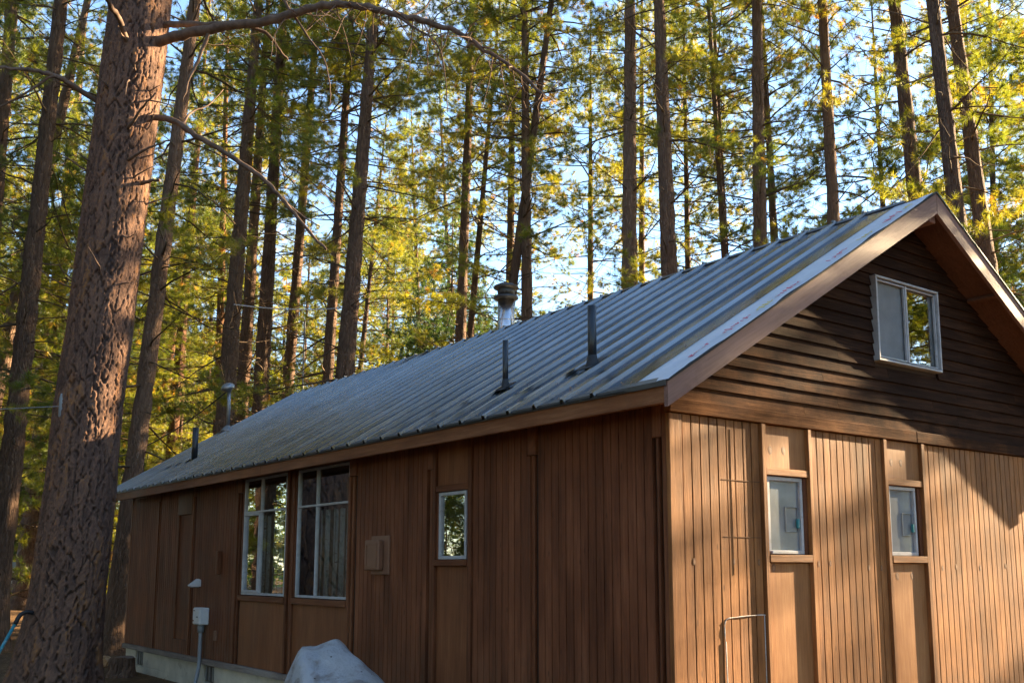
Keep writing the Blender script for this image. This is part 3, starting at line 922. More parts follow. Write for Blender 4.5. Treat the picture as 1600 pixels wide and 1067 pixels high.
# plugged knots in the plywood
rnd = random.Random(4)
for (x, z) in ((1.081, 2.478), (1.239, 2.484), (2.65, 2.483), (2.791, 2.487), (2.653, 1.532), (2.868, 1.531), (1.07, 1.60)):
    a = rnd.uniform(-0.3, 0.3)
    pts = [(0.022 * math.cos(t) * (1 + .12 * math.sin(3 * t)), 0.032 * math.sin(t)) for t in np.linspace(0, 2 * math.pi, 15)[:-1]]
    V, F = prism(pts, 'y', 0.0070, 0.0095)
    o = mesh_obj('knot', V, F, M['knot'], cabin, False, (x, 0, z)); o.rotation_euler = (0, a, 0)
    V, F = prism([(p[0] * .55 + .002, p[1] * .6) for p in pts], 'y', 0.0064, 0.0090)
    mesh_obj('knot_heart', V, F, M['knot_heart'], o)
for (x, z) in ((0.22, 1.644), (0.627, 1.645), (0.90, 1.64), (1.60, 1.63), (1.745, 1.635), (2.25, 1.60), (2.42, 1.6), (3.33, 1.60), (3.55, 1.61), (3.95, 1.6), (4.4, 1.62)):
    pts = [(0.013 * math.cos(t), 0.024 * math.sin(t)) for t in np.linspace(0, 2 * math.pi, 13)[:-1]]
    V, F = prism(pts, 'y', -0.0018, 0.004)
    o = mesh_obj('knot', V, F, M['knot'], cabin, False, (x, 0, z))
    V, F = prism([(p[0] * .6, p[1] * .6) for p in pts], 'y', -0.0024, 0.0)
    mesh_obj('knot_heart', V, F, M['knot_heart'], o)
# patch cut into the siding and caulked
for (a, b, c, d) in ((0.52, 0.945, 2.226, 2.231), (0.52, 0.945, 1.817, 1.822), (0.622, 0.6245, 1.55, 2.6)):
    box('saw_cut', a, b, -0.0032, 0.004, c, d, M['dark_gap'], cabin, 0.0005)
for pts in ([(0.945, -0.004, 1.262), (0.80, -0.004, 1.262), (0.62, -0.004, 1.254), (0.545, -0.004, 1.248), (0.515, -0.004, 1.225), (0.507, -0.004, 1.18), (0.51, -0.004, 1.08)],):
    V, F = tube(spline(pts, 3), [0.004 + 0.0015 * math.sin(i * 1.7) for i in range(19)], 6)
    mesh_obj('caulk_bead', V, F, M['caulk'], cabin, True)
V, F = tube([(0.512, -0.006, 1.09), (0.515, -0.007, 0.9), (0.515, -0.007, FL)], 0.005, 6)
mesh_obj('caulk_bead', V, F, M['caulk'], cabin, True)
V, F = tube([(0.936, -0.004, 1.26), (0.936, -0.004, 0.9), (0.936, -0.004, 0.6)], 0.0035, 6)
mesh_obj('caulk_bead', V, F, M['caulk'], cabin, True)

# belly band and clapboards
box('belly_band', -0.012, 3.0, -0.030, 0.0345, 2.672, 2.771, M['clap'], cabin, 0.006)
box('belly_band', 3.003, W + 0.01, -0.030, 0.0345, 2.672, 2.771, M['clap'], cabin, 0.006)
ROW = 0.1025
rnd = random.Random(12)
def clapboard(x0, x1, z0, mat):
    """tapered lap: thick lower edge standing proud of the board below"""
    h = ROW + 0.018
    pr = [(-0.030, 0), (-0.002, 0), (0.0, 0.004), (0.0, h), (-0.008, h), (-0.030, 0.004)]
    L2 = (x1 - x0) / 2
    V, F = prism([(p[0], p[1]) for p in pr], 'x', -L2, L2)
    return mesh_obj('clapboard', V, F, mat, cabin, False, ((x0 + x1) / 2, 0.034, z0))
for k in range(20):
    z0 = 2.774 + ROW * k
    if z0 > ZRIDGE - DT - 0.03:
        break
    xl = max(0.0, (z0 + DT - 2.80) / SL - 0.32)
    xr = 2 * RX - xl
    spans = [(xl, xr)]
    if GG[2] - ROW * 0.6 < z0 < GG[3] - 0.02:
        spans = [(xl, GG[0] - 0.006), (GG[1] + 0.006, xr)]
    for (a, b) in spans:
        cuts = [a]
        x = a
        while b - x > 1.6:
            x += rnd.uniform(0.9, 2.2)
            if b - x > 0.4 and x - a > 0.4:
                cuts.append(x)
        cuts.append(b)
        for i in range(len(cuts) - 1):
            mid = (cuts[i] + cuts[i + 1]) / 2
            clapboard(cuts[i] + 0.001, cuts[i + 1] - 0.001, z0 + rnd.uniform(-.002, .002), M['clap'])
# gable window
x0, x1, z0, z1 = GG
w = part_empty('window', (x0, 0, z0), 'sliding gable window with a screen on its left half')
frame_bars(w, 'x', x0 - 0.004, x1 + 0.004, z0 - 0.004, z1 + 0.004, -0.040, 0.05, 0.019)
sub('mullion', 2.942, 2.968, -0.032, 0.05, z0 + .026, z1 - .026, M['white_frame'], w, 0.003)
sub('pane', x0 + .026, 2.942, 0.004, 0.008, z0 + .026, z1 - .026, M['screened'], w, 0.0005)
sub('pane', 2.968, x1 - .026, 0.010, 0.014, z0 + .026, z1 - .026, M['glass'], w, 0.0005)
frame_bars(w, 'x', x0 + .027, 2.941, z0 + .027, z1 - .027, -0.026, -0.006, 0.014, 'screen_bar')
sub('curtain', x0 + .02, 2.94, 0.06, 0.066, z0 + .01, z1 - .01, M['screen'], w, 0.001)
frame_bars(w, 'x', 2.969, x1 - .027, z0 + .027, z1 - .027, -0.018, 0.004, 0.012, 'sash_bar')

# -- roof: deck, soffit, fascia, barge boards, metal panels
Y0, Y1 = -0.32, LEN + 0.32
XE = -0.32
deck_poly = [(XE + 0.036, zr(XE + 0.036)), (RX, ZRIDGE), (RX, ZRIDGE - DT), (XE + 0.036, zr(XE + 0.036) - DT)]
V, F = prism(deck_poly, 'y', Y0 + 0.037, Y1 - 0.01)
roof = mesh_obj('roof', V, F, M['soffit'], cabin)
far_poly = [(2 * RX - p[0], p[1]) for p in deck_poly]
V, F = prism(far_poly, 'y', Y0 + 0.037, Y1 - 0.01)
mesh_obj('roof_far_slope', V, F, M['soffit'], roof)
box('fascia_board', XE, XE + 0.034, Y0 + 0.037, 6.3, 2.665, 2.788, M['fascia'], cabin, 0.005)
box('fascia_board', XE, XE + 0.034, 6.304, Y1, 2.665, 2.788, M['fascia'], cabin, 0.005)
V, F = prism([(XE - 0.016, 2.778), (XE - 0.012, 2.776), (XE - 0.010, 2.805), (XE + 0.10, zr(XE + 0.10) + 0.0035), (XE + 0.10, zr(XE + 0.10) + 0.006), (XE - 0.014, 2.812)], 'y', Y0 + 0.01, Y1)
mesh_obj('drip_edge', V, F, M['drip'], cabin)
# barge boards, plumb cut at both ends
for s in (1, -1):
    def mx(x):
        return x if s == 1 else 2 * RX - x
    BW = 0.185
    poly = [(mx(XE - 0.004), zr(XE) + 0.004), (mx(RX - 0.002), ZRIDGE + 0.004), (mx(RX - 0.002), ZRIDGE + 0.004 - BW), (mx(XE - 0.004), zr(XE) + 0.004 - BW + 0.02)]
    cx, cz = np.mean([p[0] for p in poly]), np.mean([p[1] for p in poly])
    ang = -ANG * s
    ca, sa = math.cos(ang), math.sin(ang)
    # local frame turned so that local x follows the rake (keeps the grain along the board)
    loc = []
    for (x, z) in poly:
        dx, dz = x - cx, z - cz
        loc.append((dx * ca - dz * sa, dx * sa + dz * ca))
    V, F = prism(loc, 'y', -0.0175, 0.0175)
    o = mesh_obj('barge_board', V, F, M['barge'], cabin, False, (cx, Y0 + 0.0175, cz))
    o.rotation_euler = (0, ang, 0)
    # felt and drip strip along the rake
    p2 = [(mx(XE - 0.004), zr(XE) + 0.006), (mx(RX), ZRIDGE + 0.006), (mx(RX), ZRIDGE + 0.019), (mx(XE - 0.004), zr(XE) + 0.019)]
    V, F = prism(p2, 'y', Y0 - 0.012, Y0 + 0.05)
    mesh_obj('rake_felt' if s == 1 else 'rake_drip_edge', V, F, M['felt' if s == 1 else 'green_drip'], cabin)
# blocking under the right-hand overhang, and the ridge beam end
for xx in (4.05, 5.05, 0.55, 1.6):
    zz = zs(xx)
    o = box('soffit_blocking', -0.02, 0.02, -0.14, 0.14, -0.03, 0.03, M['soffit'], cabin)
    o.location = (xx, -0.14, zz - 0.012)
    o.rotation_euler = (0, ANG if xx > RX else -ANG, 0)
box('ridge_beam', RX - 0.05, RX + 0.05, Y0 + 0.05, 0.4, ZRIDGE - DT - 0.13, ZRIDGE - DT - 0.03, M['barge'], cabin, 0.006)

# ribbed metal panels: one pan with one rib each
RP = 0.335
SLOPE_L = (RX - (XE - 0.03)) / math.cos(ANG)
def roof_panel_mesh(extra=0.0):
    half = RP / 2
    prof = [(-half - 0.012, 0.0), (half - 0.046, 0.0), (half - 0.040, 0.031), (half - 0.008, 0.031), (half + 0.004, 0.0015), (half + 0.011, 0.0015)]
    n = len(prof); V = []; F = []
    ns = 8
    for i in range(ns + 1):
        x = SLOPE_L * i / ns
        for (y, z) in prof:
            V.append((x, y, z))
        for (y, z) in prof:
            V.append((x, y, z - 0.0012))
    st = 2 * n
    for i in range(ns):
        for k in range(n - 1):
            a = i * st + k
            F.append([a, a + st, a + st + 1, a + 1])
            b = a + n
            F.append([b, b + 1, b + st + 1, b + st])
    for k in range(n - 1):
        F.append([k, k + 1, k + n + 1, k + n])
    me = bpy.data.meshes.new('roof_panel')
    me.from_pydata(V, [], [f[::-1] for f in F])
    me.materials.append(M['roof'])
    return me
rp = roof_panel_mesh()
rnd = random.Random(3)
ribs = []
n_pan = 38
for k in range(n_pan):
    yc = 0.413 + 0.005 + RP * k - RP / 2 + 0.0
    # the rib stands at the +y side of the pan
    o = bpy.data.objects.new('roof_panel', rp)
    o.parent = roof
    COL.objects.link(o)
    x = XE - 0.03
    o.location = (x, yc, zr(x) + 0.0075 + rnd.uniform(0, 0.0008))
    o.rotation_euler = (rnd.uniform(-.003, .003), -ANG, 0)
    ribs.append(yc)
# pale foam closure lumps where the ribs meet the ridge, and a thin dark ridge strip
for k, yc in enumerate(ribs):
    y = yc + RP / 2 - 0.023
    b = box('rib_closure', -0.03, 0.02, -0.014, 0.014, -0.012, 0.012, M['grey_plastic'], None, 0.005)
    b.parent = roof
    b.location = (RX - 0.02, y, ZRIDGE + 0.03)
V, F = prism([(RX - 0.03, ZRIDGE + 0.0), (RX + 0.0, ZRIDGE + 0.032), (RX + 0.10, ZRIDGE - 0.03), (RX + 0.09, ZRIDGE - 0.06)], 'y', -0.02, Y1 - 0.02)
mesh_obj('ridge_strip', V, F, M['drip'], roof)
V, F = prism([(RX + 0.0, ZRIDGE + 0.008), (2 * RX - XE + 0.03, zr(XE - 0.03) + 0.006), (2 * RX - XE + 0.03, zr(XE - 0.03) + 0.009), (RX, ZRIDGE + 0.012)], 'y', Y0 + 0.06, Y1 - 0.02)
mesh_obj('far_slope_metal', V, F, M['roof'], roof)
# exposed strip of underlayment along the near rake, slightly rumpled
nx_, ny_ = 60, 5
rg = np.random.default_rng(8)
Vm = []; Fm = []
for i in range(nx_ + 1):
    x = XE - 0.005 + (RX - 0.01 - XE) * i / nx_
    edge = Y0 - 0.004 + 0.03 * max(0, math.sin(i * 0.33) + 0.35 * math.sin(i * 0.9)) * (0.4 + 0.6 * (i > 3))
    for j in range(ny_ + 1):
        y = edge + (0.10 - edge) * j / ny_
        bumpz = 0.004 * math.sin(i * 0.8 + j) * (j < 5) * (1 if j else 0.4)
        Vm.append((x, y, zr(x) + 0.0225 * (1 if j < 2 else 0.35 if j < 3 else 0.15) + bumpz * 0.4))
for i in range(nx_):
    for j in range(ny_):
        a = i * (ny_ + 1) + j
        Fm.append([a, a + ny_ + 1, a + ny_ + 2, a + 1])
ul = mesh_obj('underlayment', Vm, Fm, M['membrane'], cabin, True)
ul['label'] = 'pale sheet of underlayment with red and yellow print along the rake'
# worn print on the underlayment: rows of short red letter-like strokes and yellow bars
rnd = random.Random(21)
def strip_mark(x, y, lx, ly, rot, mat, name='print_mark'):
    V, F = joined_boxes([(-lx / 2, lx / 2, -ly / 2, ly / 2, -0.0006, 0.0006)], 0.0002)
    o = mesh_obj(name, V, F, mat, ul)
    o.location = (x, y, zr(x) + 0.0265)
    o.rotation_euler = (0, -ANG, rot)
for (xc, n, mt) in ((0.02, 5, 'red_ink'), (0.38, 7, 'red_ink'), (0.74, 4, 'yellow_ink'), (0.98, 6, 'red_ink'), (1.62, 6, 'red_ink'), (2.05, 5, 'yellow_ink'), (2.42, 6, 'red_ink'), (2.72, 3, 'yellow_ink')):
    for k in range(n):
        x = xc + 0.045 * k
        yy = -0.20 + rnd.uniform(-.012, .012)
        strip_mark(x, yy, rnd.uniform(0.012, 0.03), rnd.uniform(0.02, 0.06), rnd.uniform(-.5, .5), M[mt])
        if rnd.random() < .6:
            strip_mark(x + 0.012, yy + rnd.uniform(-.02, .02), 0.03, 0.010, rnd.uniform(-.6, .6), M[mt])

rg = np.random.default_rng(31)
n = 1500
u = np.where(rg.random(n) < 0.45, rg.beta(1, 9, n), rg.random(n))       # more of it caught near the eave
xx = XE + 0.02 + (RX - XE - 0.1) * u; yy = rg.uniform(0.05, Y1 - 0.1, n)
aa = rg.uniform(0, 6.28, n); LL = rg.uniform(0.04, 0.13, n); ww = rg.uniform(0.002, 0.006, n)
bb = np.stack([xx, yy, zr(xx) + 0.014 + rg.uniform(0, 0.03, n)], 1)
dd = np.stack([np.cos(aa), np.sin(aa), SL * np.cos(aa)], 1); ss = np.stack([-np.sin(aa), np.cos(aa), -SL * np.sin(aa)], 1)
VV = np.stack([bb - ss * ww[:, None], bb + ss * ww[:, None], bb + dd * LL[:, None]], 1).reshape(-1, 3)
o = mesh_obj('roof_needles', VV, [[3 * i, 3 * i + 1, 3 * i + 2] for i in range(n)], mat_plain('dry_roof_needles', (0.20, 0.11, 0.05), 0.85, 0.5, 3), roof)
o['kind'] = 'stuff'

# vent pipes with rubber boots
def vent_pipe(x, y, r, ztop, boot=True, lean=(0, 0)):
    zb = zr(x)
    V, F = lathe([(r, 0), (r, ztop - zb + 0.05), (r * .86, ztop - zb + 0.05), (r * .86, ztop - zb - 0.25)], 20)
    o = mesh_obj('vent_pipe', V, F, M['black_pipe'], cabin, True, (x, y, zb - 0.05))
    o.rotation_euler = (lean[0], lean[1], 0)
    if boot:
        Vb, Fb = lathe([(r * 1.9, -0.10), (r * 1.75, -0.005), (r * 1.45, 0.02), (r * 1.18, 0.06), (r * 1.1, 0.085), (r * 1.0, 0.088)], 20)
        mesh_obj('boot', Vb, Fb, M['black_rubber'], o, True, (0, 0, 0.06))
        Vb, Fb = joined_boxes([(-r * 3.3, r * 3.0, -r * 2.7, r * 2.7, -0.004, 0.004)], 0.002)
        b2 = mesh_obj('boot_flange', Vb, Fb, M['black_rubber'], o, False, (0, 0, 0.082))
        b2.rotation_euler = (0, -ANG, 0)
    return o
vent_pipe(0.307, 2.338, 0.026, 3.637)
vent_pipe(0.375, 1.224, 0.036, 3.738)
vent_pipe(0.387, 10.577, 0.046, 3.746, False)
# flue pipe beyond the ridge
ch = mesh_obj('flue_pipe', *lathe([(0.124, 0), (0.124, 1.12), (0.118, 1.12), (0.118, 1.0)], 32), M['stainless'], cabin, True, (3.6, 6.834, 4.40))
mesh_obj('flue_collar', *lathe([(0.126, 1.10), (0.178, 1.112), (0.182, 1.125), (0.176, 1.15), (0.128, 1.155)], 32), M['dark_metal'], ch, True)
mesh_obj('flue_cap', *lathe([(0.10, 1.16), (0.125, 1.20), (0.13, 1.25), (0.115, 1.265), (0.180, 1.27), (0.188, 1.285), (0.18, 1.305), (0.12, 1.335), (0.02, 1.345)], 32), M['dark_metal'], ch, True)
for z in (0.42, 0.78):
    mesh_obj('flue_seam', *lathe([(0.1242, z), (0.1275, z + .004), (0.1275, z + .012), (0.1242, z + .016)], 32), M['stainless'], ch, True)
# service mast at the far rake with a glass-topped weather head
ms = mesh_obj('service_mast', *tube([(0, 0, -0.1), (0.0, 0.005, 0.5), (-0.005, 0.01, 0.72)], 0.034, 12), M['galv'], cabin, True, (1.65, 12.55, zr(1.65)))
Vh, Fh = lathe([(0.035, -0.06), (0.045, -0.04), (0.11, 0.0), (0.125, 0.04), (0.10, 0.085), (0.05, 0.11), (0.01, 0.115)], 18)
h = mesh_obj('weather_head', Vh, Fh, M['galv'], ms, True, (-0.02, 0.0, 0.76)); h.rotation_euler = (0.1, -0.45, 0)
mesh_obj('mast_flashing', *lathe([(0.14, 0), (0.12, 0.02), (0.05, 0.10), (0.035, 0.11)], 16), M['galv'], ms, True, (0, 0, 0.0))
V, F = tube([(0.02, -0.02, 0.03), (0.14, -0.12, -0.02)], 0.012, 6); mesh_obj('mast_brace', V, F, M['galv'], ms)
V, F = tube([(-0.02, -0.02, 0.03), (-0.12, -0.12, -0.09)], 0.012, 6); mesh_obj('mast_brace', V, F, M['galv'], ms)

# ------------------------------------------------------------------ pines
def np_mesh(name, V, F3, mat, attrs=None, smooth=False):
    """triangle mesh straight from arrays"""
    me = bpy.data.meshes.new(name)
    n = len(F3); k = F3.shape[1]
    me.vertices.add(len(V)); me.vertices.foreach_set('co', np.asarray(V, np.float32).ravel())
    me.loops.add(n * k); me.loops.foreach_set('vertex_index', F3.astype(np.int32).ravel())
    me.polygons.add(n)
    me.polygons.foreach_set('loop_start', np.arange(0, n * k, k, dtype=np.int32))
    me.polygons.foreach_set('loop_total', np.full(n, k, np.int32))
    if smooth:
        me.polygons.foreach_set('use_smooth', np.ones(n, bool))
    for nm, arr in (attrs or {}).items():
        a = me.attributes.new(nm, 'FLOAT', 'POINT')
        a.data.foreach_set('value', np.asarray(arr, np.float32))
    me.update(calc_edges=True)
    me.validate()
    me.materials.append(mat)
    return me

def unit(a):
    return a / (np.linalg.norm(a, axis=-1, keepdims=True) + 1e-9)

def needle_tufts(P, D, tone, n, L, w, rng, spread=(0.25, 1.5)):
    m = len(P)
    P = np.repeat(P, n, 0); D = np.repeat(D, n, 0); T = np.repeat(tone, n)
    q = unit(rng.normal(size=(m * n, 3)))
    perp = unit(q - (q * D).sum(1, keepdims=True) * D)
    a = rng.uniform(spread[0], spread[1], (m * n, 1))
    d = unit(np.cos(a) * D + np.sin(a) * perp)
    d[:, 2] -= 0.06
    base = P - D * rng.uniform(0, 0.10, (m * n, 1))
    s = unit(np.cross(d, unit(rng.normal(size=(m * n, 3))))) * (w * rng.uniform(0.7, 1.3, (m * n, 1)))
    LL = L * rng.uniform(0.7, 1.15, (m * n, 1))
    V = np.stack([base - s * .5, base + s * .5, base + d * LL], 1).reshape(-1, 3)
    T = np.repeat(np.clip(T + rng.normal(0, 0.05, m * n), 0, 1), 3)
    F = np.arange(len(V)).reshape(-1, 3)
    return V, F, T

def stick(rows, sides=3):
    """many tapered polylines at once: rows = list of (points[k,3], radii[k])"""
    Vs = []; Fs = []; b = 0
    for pts, rad in rows:
        k = len(pts)
        d = np.gradient(pts, axis=0); d = unit(d)
        ref = np.array((0.2, 0.1, 0.97)) if abs(d[0, 2]) < 0.9 else np.array((0.97, 0.1, 0.2))
        u = unit(np.cross(d, ref)); w = np.cross(d, u)
        ang = np.arange(sides) * 2 * math.pi / sides
        ring = pts[:, None, :] + rad[:, None, None] * (np.cos(ang)[None, :, None] * u[:, None, :] + np.sin(ang)[None, :, None] * w[:, None, :])
        Vs.append(ring.reshape(-1, 3))
        i = np.arange(k - 1)[:, None] * sides; s = np.arange(sides)[None, :]; s2 = (s + 1) % sides
        Fs.append(np.stack([i + s, i + s2, i + sides + s2, i + sides + s], -1).reshape(-1, 4) + b)
        b += k * sides
    return np.concatenate(Vs), np.concatenate(Fs)

def curve(p0, az, el, L, n, rng, droop=-0.35, lift=0.5, wig=0.12):
    pts = [np.array(p0, float)]
    st = L / n
    a, e = az, el
    for i in range(n):
        t = (i + 0.5) / n
        a += rng.normal(0, wig); e += (droop * (1 - t) + lift * t) / n + rng.normal(0, wig * .6)
        pts.append(pts[-1] + st * np.array((math.cos(a) * math.cos(e), math.sin(a) * math.cos(e), math.sin(e))))
    return np.array(pts), a, e

def make_tree(seed, H, z_dead, z_live, maxlen, per, dz, kind='pine', live_low=0.12, tuft_n=54, tuft_L=0.175, tuft_w=0.0078, dens=1.0):
    rng = np.random.default_rng(seed)
    rows = []; TP = []; TD = []; TT = []
    z = z_dead
    while z < H - 0.25:
        cnt = max(1, int(rng.poisson(per)))
        a0 = rng.uniform(0, 6.28)
        for c in range(cnt):
            az = a0 + c * 6.283 / cnt + rng.normal(0, 0.35)
            zz = z + rng.uniform(-dz, dz) * 0.5
            u = (zz - z_dead) / (H - z_dead)
            top = np.clip((H - zz) / (H * 0.35), 0.08, 1)
            L = maxlen * top ** 0.85 * rng.uniform(0.55, 1.1)
            live_p = live_low if zz < z_live else min(1.0, live_low + (zz - z_live) / 3.0)
            live = rng.random() < live_p
            if not live:
                L *= rng.uniform(0.35, 1.0)
            el = (0.02 + 0.6 * u ** 2) + rng.normal(0, 0.2)
            if kind == 'fir':
                el = -0.1 + rng.normal(0, 0.08)
            nseg = 7 if L > 1 else 4
            pts, a_, e_ = curve((0, 0, zz), az, el, L, nseg, rng, -0.5, 0.75 if kind == 'pine' else 0.25, 0.13 if kind == 'pine' else 0.06)
            r0 = 0.007 + 0.0095 * L
            rad = np.linspace(r0, 0.0035, nseg + 1)
            rows.append((pts, rad))
            nsub = int(L * (3.7 if live else 2.0) * dens + rng.random())
            if kind == 'fir':
                nsub = int(L * 9)
            ends = [(pts[-1], unit(pts[-1] - pts[-2]))] if live else []
            for s in range(nsub):
                t = rng.uniform(0.22, 0.98) ** 0.8
                f = t * nseg; i = min(int(f), nseg - 1); p = pts[i] + (pts[i + 1] - pts[i]) * (f - i)
                d = unit(pts[i + 1] - pts[i])
                sgn = 1 if s % 2 else -1
                az2 = math.atan2(d[1], d[0]) + sgn * rng.uniform(0.5, 1.25)
                el2 = math.asin(np.clip(d[2], -1, 1)) + rng.normal(0.1 if kind == 'pine' else -0.05, 0.3)
                L2 = L * rng.uniform(0.18, 0.45) * (1.15 - 0.6 * t) + 0.12
                n2 = 4
                p2, _, _ = curve(p, az2, el2, L2, n2, rng, -0.3, 0.8 if kind == 'pine' else 0.1, 0.2)
                rows.append((p2, np.linspace(0.0065, 0.0025, n2 + 1)))
                if live:
                    ends.append((p2[-1], unit(p2[-1] - p2[-2])))
                    if L2 > 0.55:
                        ends.append((p2[-2], unit(p2[-2] - p2[-3])))
                    if L2 > 0.4:                        # short spur
                        d3 = unit(p2[3] - p2[2] + rng.normal(0, 0.6, 3)); q = p2[2] + d3 * rng.uniform(.1, .25)
                        rows.append((np.stack([p2[2], q]), np.array((0.004, 0.002))))
                        ends.append((q, d3))
            if live:
                ends = ends + [(p + rng.normal(0, 0.09, 3) - d * 0.05, unit(d + rng.normal(0, 0.5, 3))) for (p, d) in ends if rng.random() < 0.7]
                tone = np.clip(rng.normal(0.45, 0.16), 0.02, 0.9)
                for (p, d) in ends:
                    tt = tone + rng.normal(0, 0.12)
                    if rng.random() < 0.02:
                        tt = 1.0
                    TP.append(p); TD.append(d); TT.append(np.clip(tt, 0, 1))
        z += dz * rng.uniform(0.7, 1.3)
    BV, BF = stick(rows)
    me_b = np_mesh('branches', BV, BF, M['twig'])
    NV, NF, NTn = needle_tufts(np.array(TP), np.array(TD), np.array(TT), tuft_n, tuft_L, tuft_w, rng,
                               (0.15, 1.45) if kind == 'pine' else (0.9, 1.4))
    me_n = np_mesh('crown', NV, NF, M['needle' if kind == 'pine' else 'fir_needle'], {'tone': NTn})
    return me_b, me_n, len(NF)

def make_trunk(seed, H, sides=18, rings=110, mat='bark'):
    """unit trunk: radius 1 near the ground, tapering to a point at H; scaled per tree"""
    rng = np.random.default_rng(seed)
    z = np.concatenate([np.array([-0.3, 0.0, 0.25, 0.6]), np.linspace(1.0, H, rings - 4)])
    th = np.arange(sides) * 2 * math.pi / sides
    prof = (1 - np.clip(z / (H + 0.3), 0, 1)) ** 0.75 * 1.02
    flare = 1 + 0.55 * np.exp(-np.clip(z, 0, None) / 0.45)
    wob = 1 + 0.05 * rng.normal(size=(len(z), sides)) + 0.03 * rng.normal(size=(len(z), 1))
    root = 1 + 0.12 * np.exp(-np.clip(z, 0, None) / 0.5)[:, None] * np.sin(5 * th + 1)[None, :]
    rad = (prof * flare)[:, None] * wob * root
    V = np.stack([rad * np.cos(th), rad * np.sin(th), np.repeat(z[:, None], sides, 1)], -1).reshape(-1, 3)
    n = len(z)
    i = np.arange(n - 1)[:, None] * sides; s = np.arange(sides)[None, :]; s2 = (s + 1) % sides
    F = np.stack([i + s, i + s2, i + sides + s2, i + sides + s], -1).reshape(-1, 4)
    return np_mesh('trunk', V, F, M[mat], None, True)

H0 = 25.0
TALL = [make_tree(11, H0, 3.5, 7.5, 3.0, 3.4, 0.46, live_low=0.18),
        make_tree(12, H0, 3.0, 9.0, 2.6, 3.4, 0.42, live_low=0.22),
        make_tree(13, H0, 4.5, 6.0, 3.3, 3.6, 0.50, live_low=0.14),
        make_tree(14, H0, 3.0, 5.0, 2.9, 3.8, 0.46, live_low=0.30),
        make_tree(15, H0, 3.5, 14.5, 2.6, 3.2, 0.46, live_low=0.10),
        make_tree(16, H0, 4.0, 13.0, 2.9, 3.6, 0.48, live_low=0.16),
        make_tree(17, H0, 9.2, 6.0, 3.2, 6.0, 0.34, live_low=0.95)]  # last one: abrupt dense crown shaped to shade the barge board
YOUNG = [make_tree(21, 11.0, 0.7, 0.9, 2.2, 3.4, 0.44, live_low=0.9, tuft_n=48),
         make_tree(22, 14.0, 1.2, 1.6, 2.4, 3.4, 0.48, live_low=0.85, tuft_n=48)]
FIR = [make_tree(31, 13.0, 0.6, 0.8, 2.4, 7.0, 0.33, kind='fir', live_low=1.0, tuft_n=20, tuft_L=0.12, tuft_w=0.016)]
TRUNK = [make_trunk(41, H0), make_trunk(42, H0)]
TRUNK_O = make_trunk(43, H0, mat='bark_orange')
TRUNK_Y = [make_trunk(44, 11.0, 10, 30), make_trunk(45, 14.0, 10, 30)]
TRUNK_F = make_trunk(46, 13.0, 10, 30)
FAC = lambda z: (1 - z / (H0 + 0.3)) ** 0.75 * 1.02

def tall_tree(x, y, lx, ly, r_at, z_at, label, cat='pine tree', group=None, k=0, spin=0.0, cw=1.0, orange=False, H=H0, crown=True, name='pine_tree'):
    """r_at: trunk radius at height z_at; lx, ly: lean in metres per metre of height"""
    t = thing(name, label, cat, (x, y, -0.02), group)
    d = Vector((lx, ly, 1)).normalized()
    q = Vector((0, 0, 1)).rotation_difference(d)
    t.rotation_mode = 'QUATERNION'
    t.rotation_quaternion = q
    s = H / H0
    r0 = r_at / FAC(min(z_at / s, H0 * 0.8))
    tm = TRUNK_O if orange else TRUNK[k % 2]
    for nm, me, sc in (('trunk', tm, (r0, r0, s)), ('branches', TALL[k][0], (cw, cw, s)), ('crown', TALL[k][1], (cw, cw, s))):
        if nm == 'crown' and not crown:
            continue
        o = bpy.data.objects.new(nm, me)
        o.parent = t
        o.scale = sc
        o.rotation_euler = (0, 0, spin)
        if nm != 'trunk':
            o['kind'] = 'stuff'
        COL.objects.link(o)
    return t

def small_tree(x, y, label, group, fir=False, k=0, s=1.0, spin=0.0):
    t = thing('fir_tree' if fir else 'young_pine', label, 'fir tree' if fir else 'young pine', (x, y, -0.02), group)
    b, n, _ = FIR[0] if fir else YOUNG[k % 2]
    tr = TRUNK_F if fir else TRUNK_Y[k % 2]
    for nm, me, sc in (('trunk', tr, (0.10 * s, 0.10 * s, s)), ('branches', b, (s, s, s)), ('crown', n, (s, s, s))):
        o = bpy.data.objects.new(nm, me); o.parent = t; o.scale = sc; o.rotation_euler = (0, 0, spin)
        if nm != 'trunk':
            o['kind'] = 'stuff'
        COL.objects.link(o)
    return t

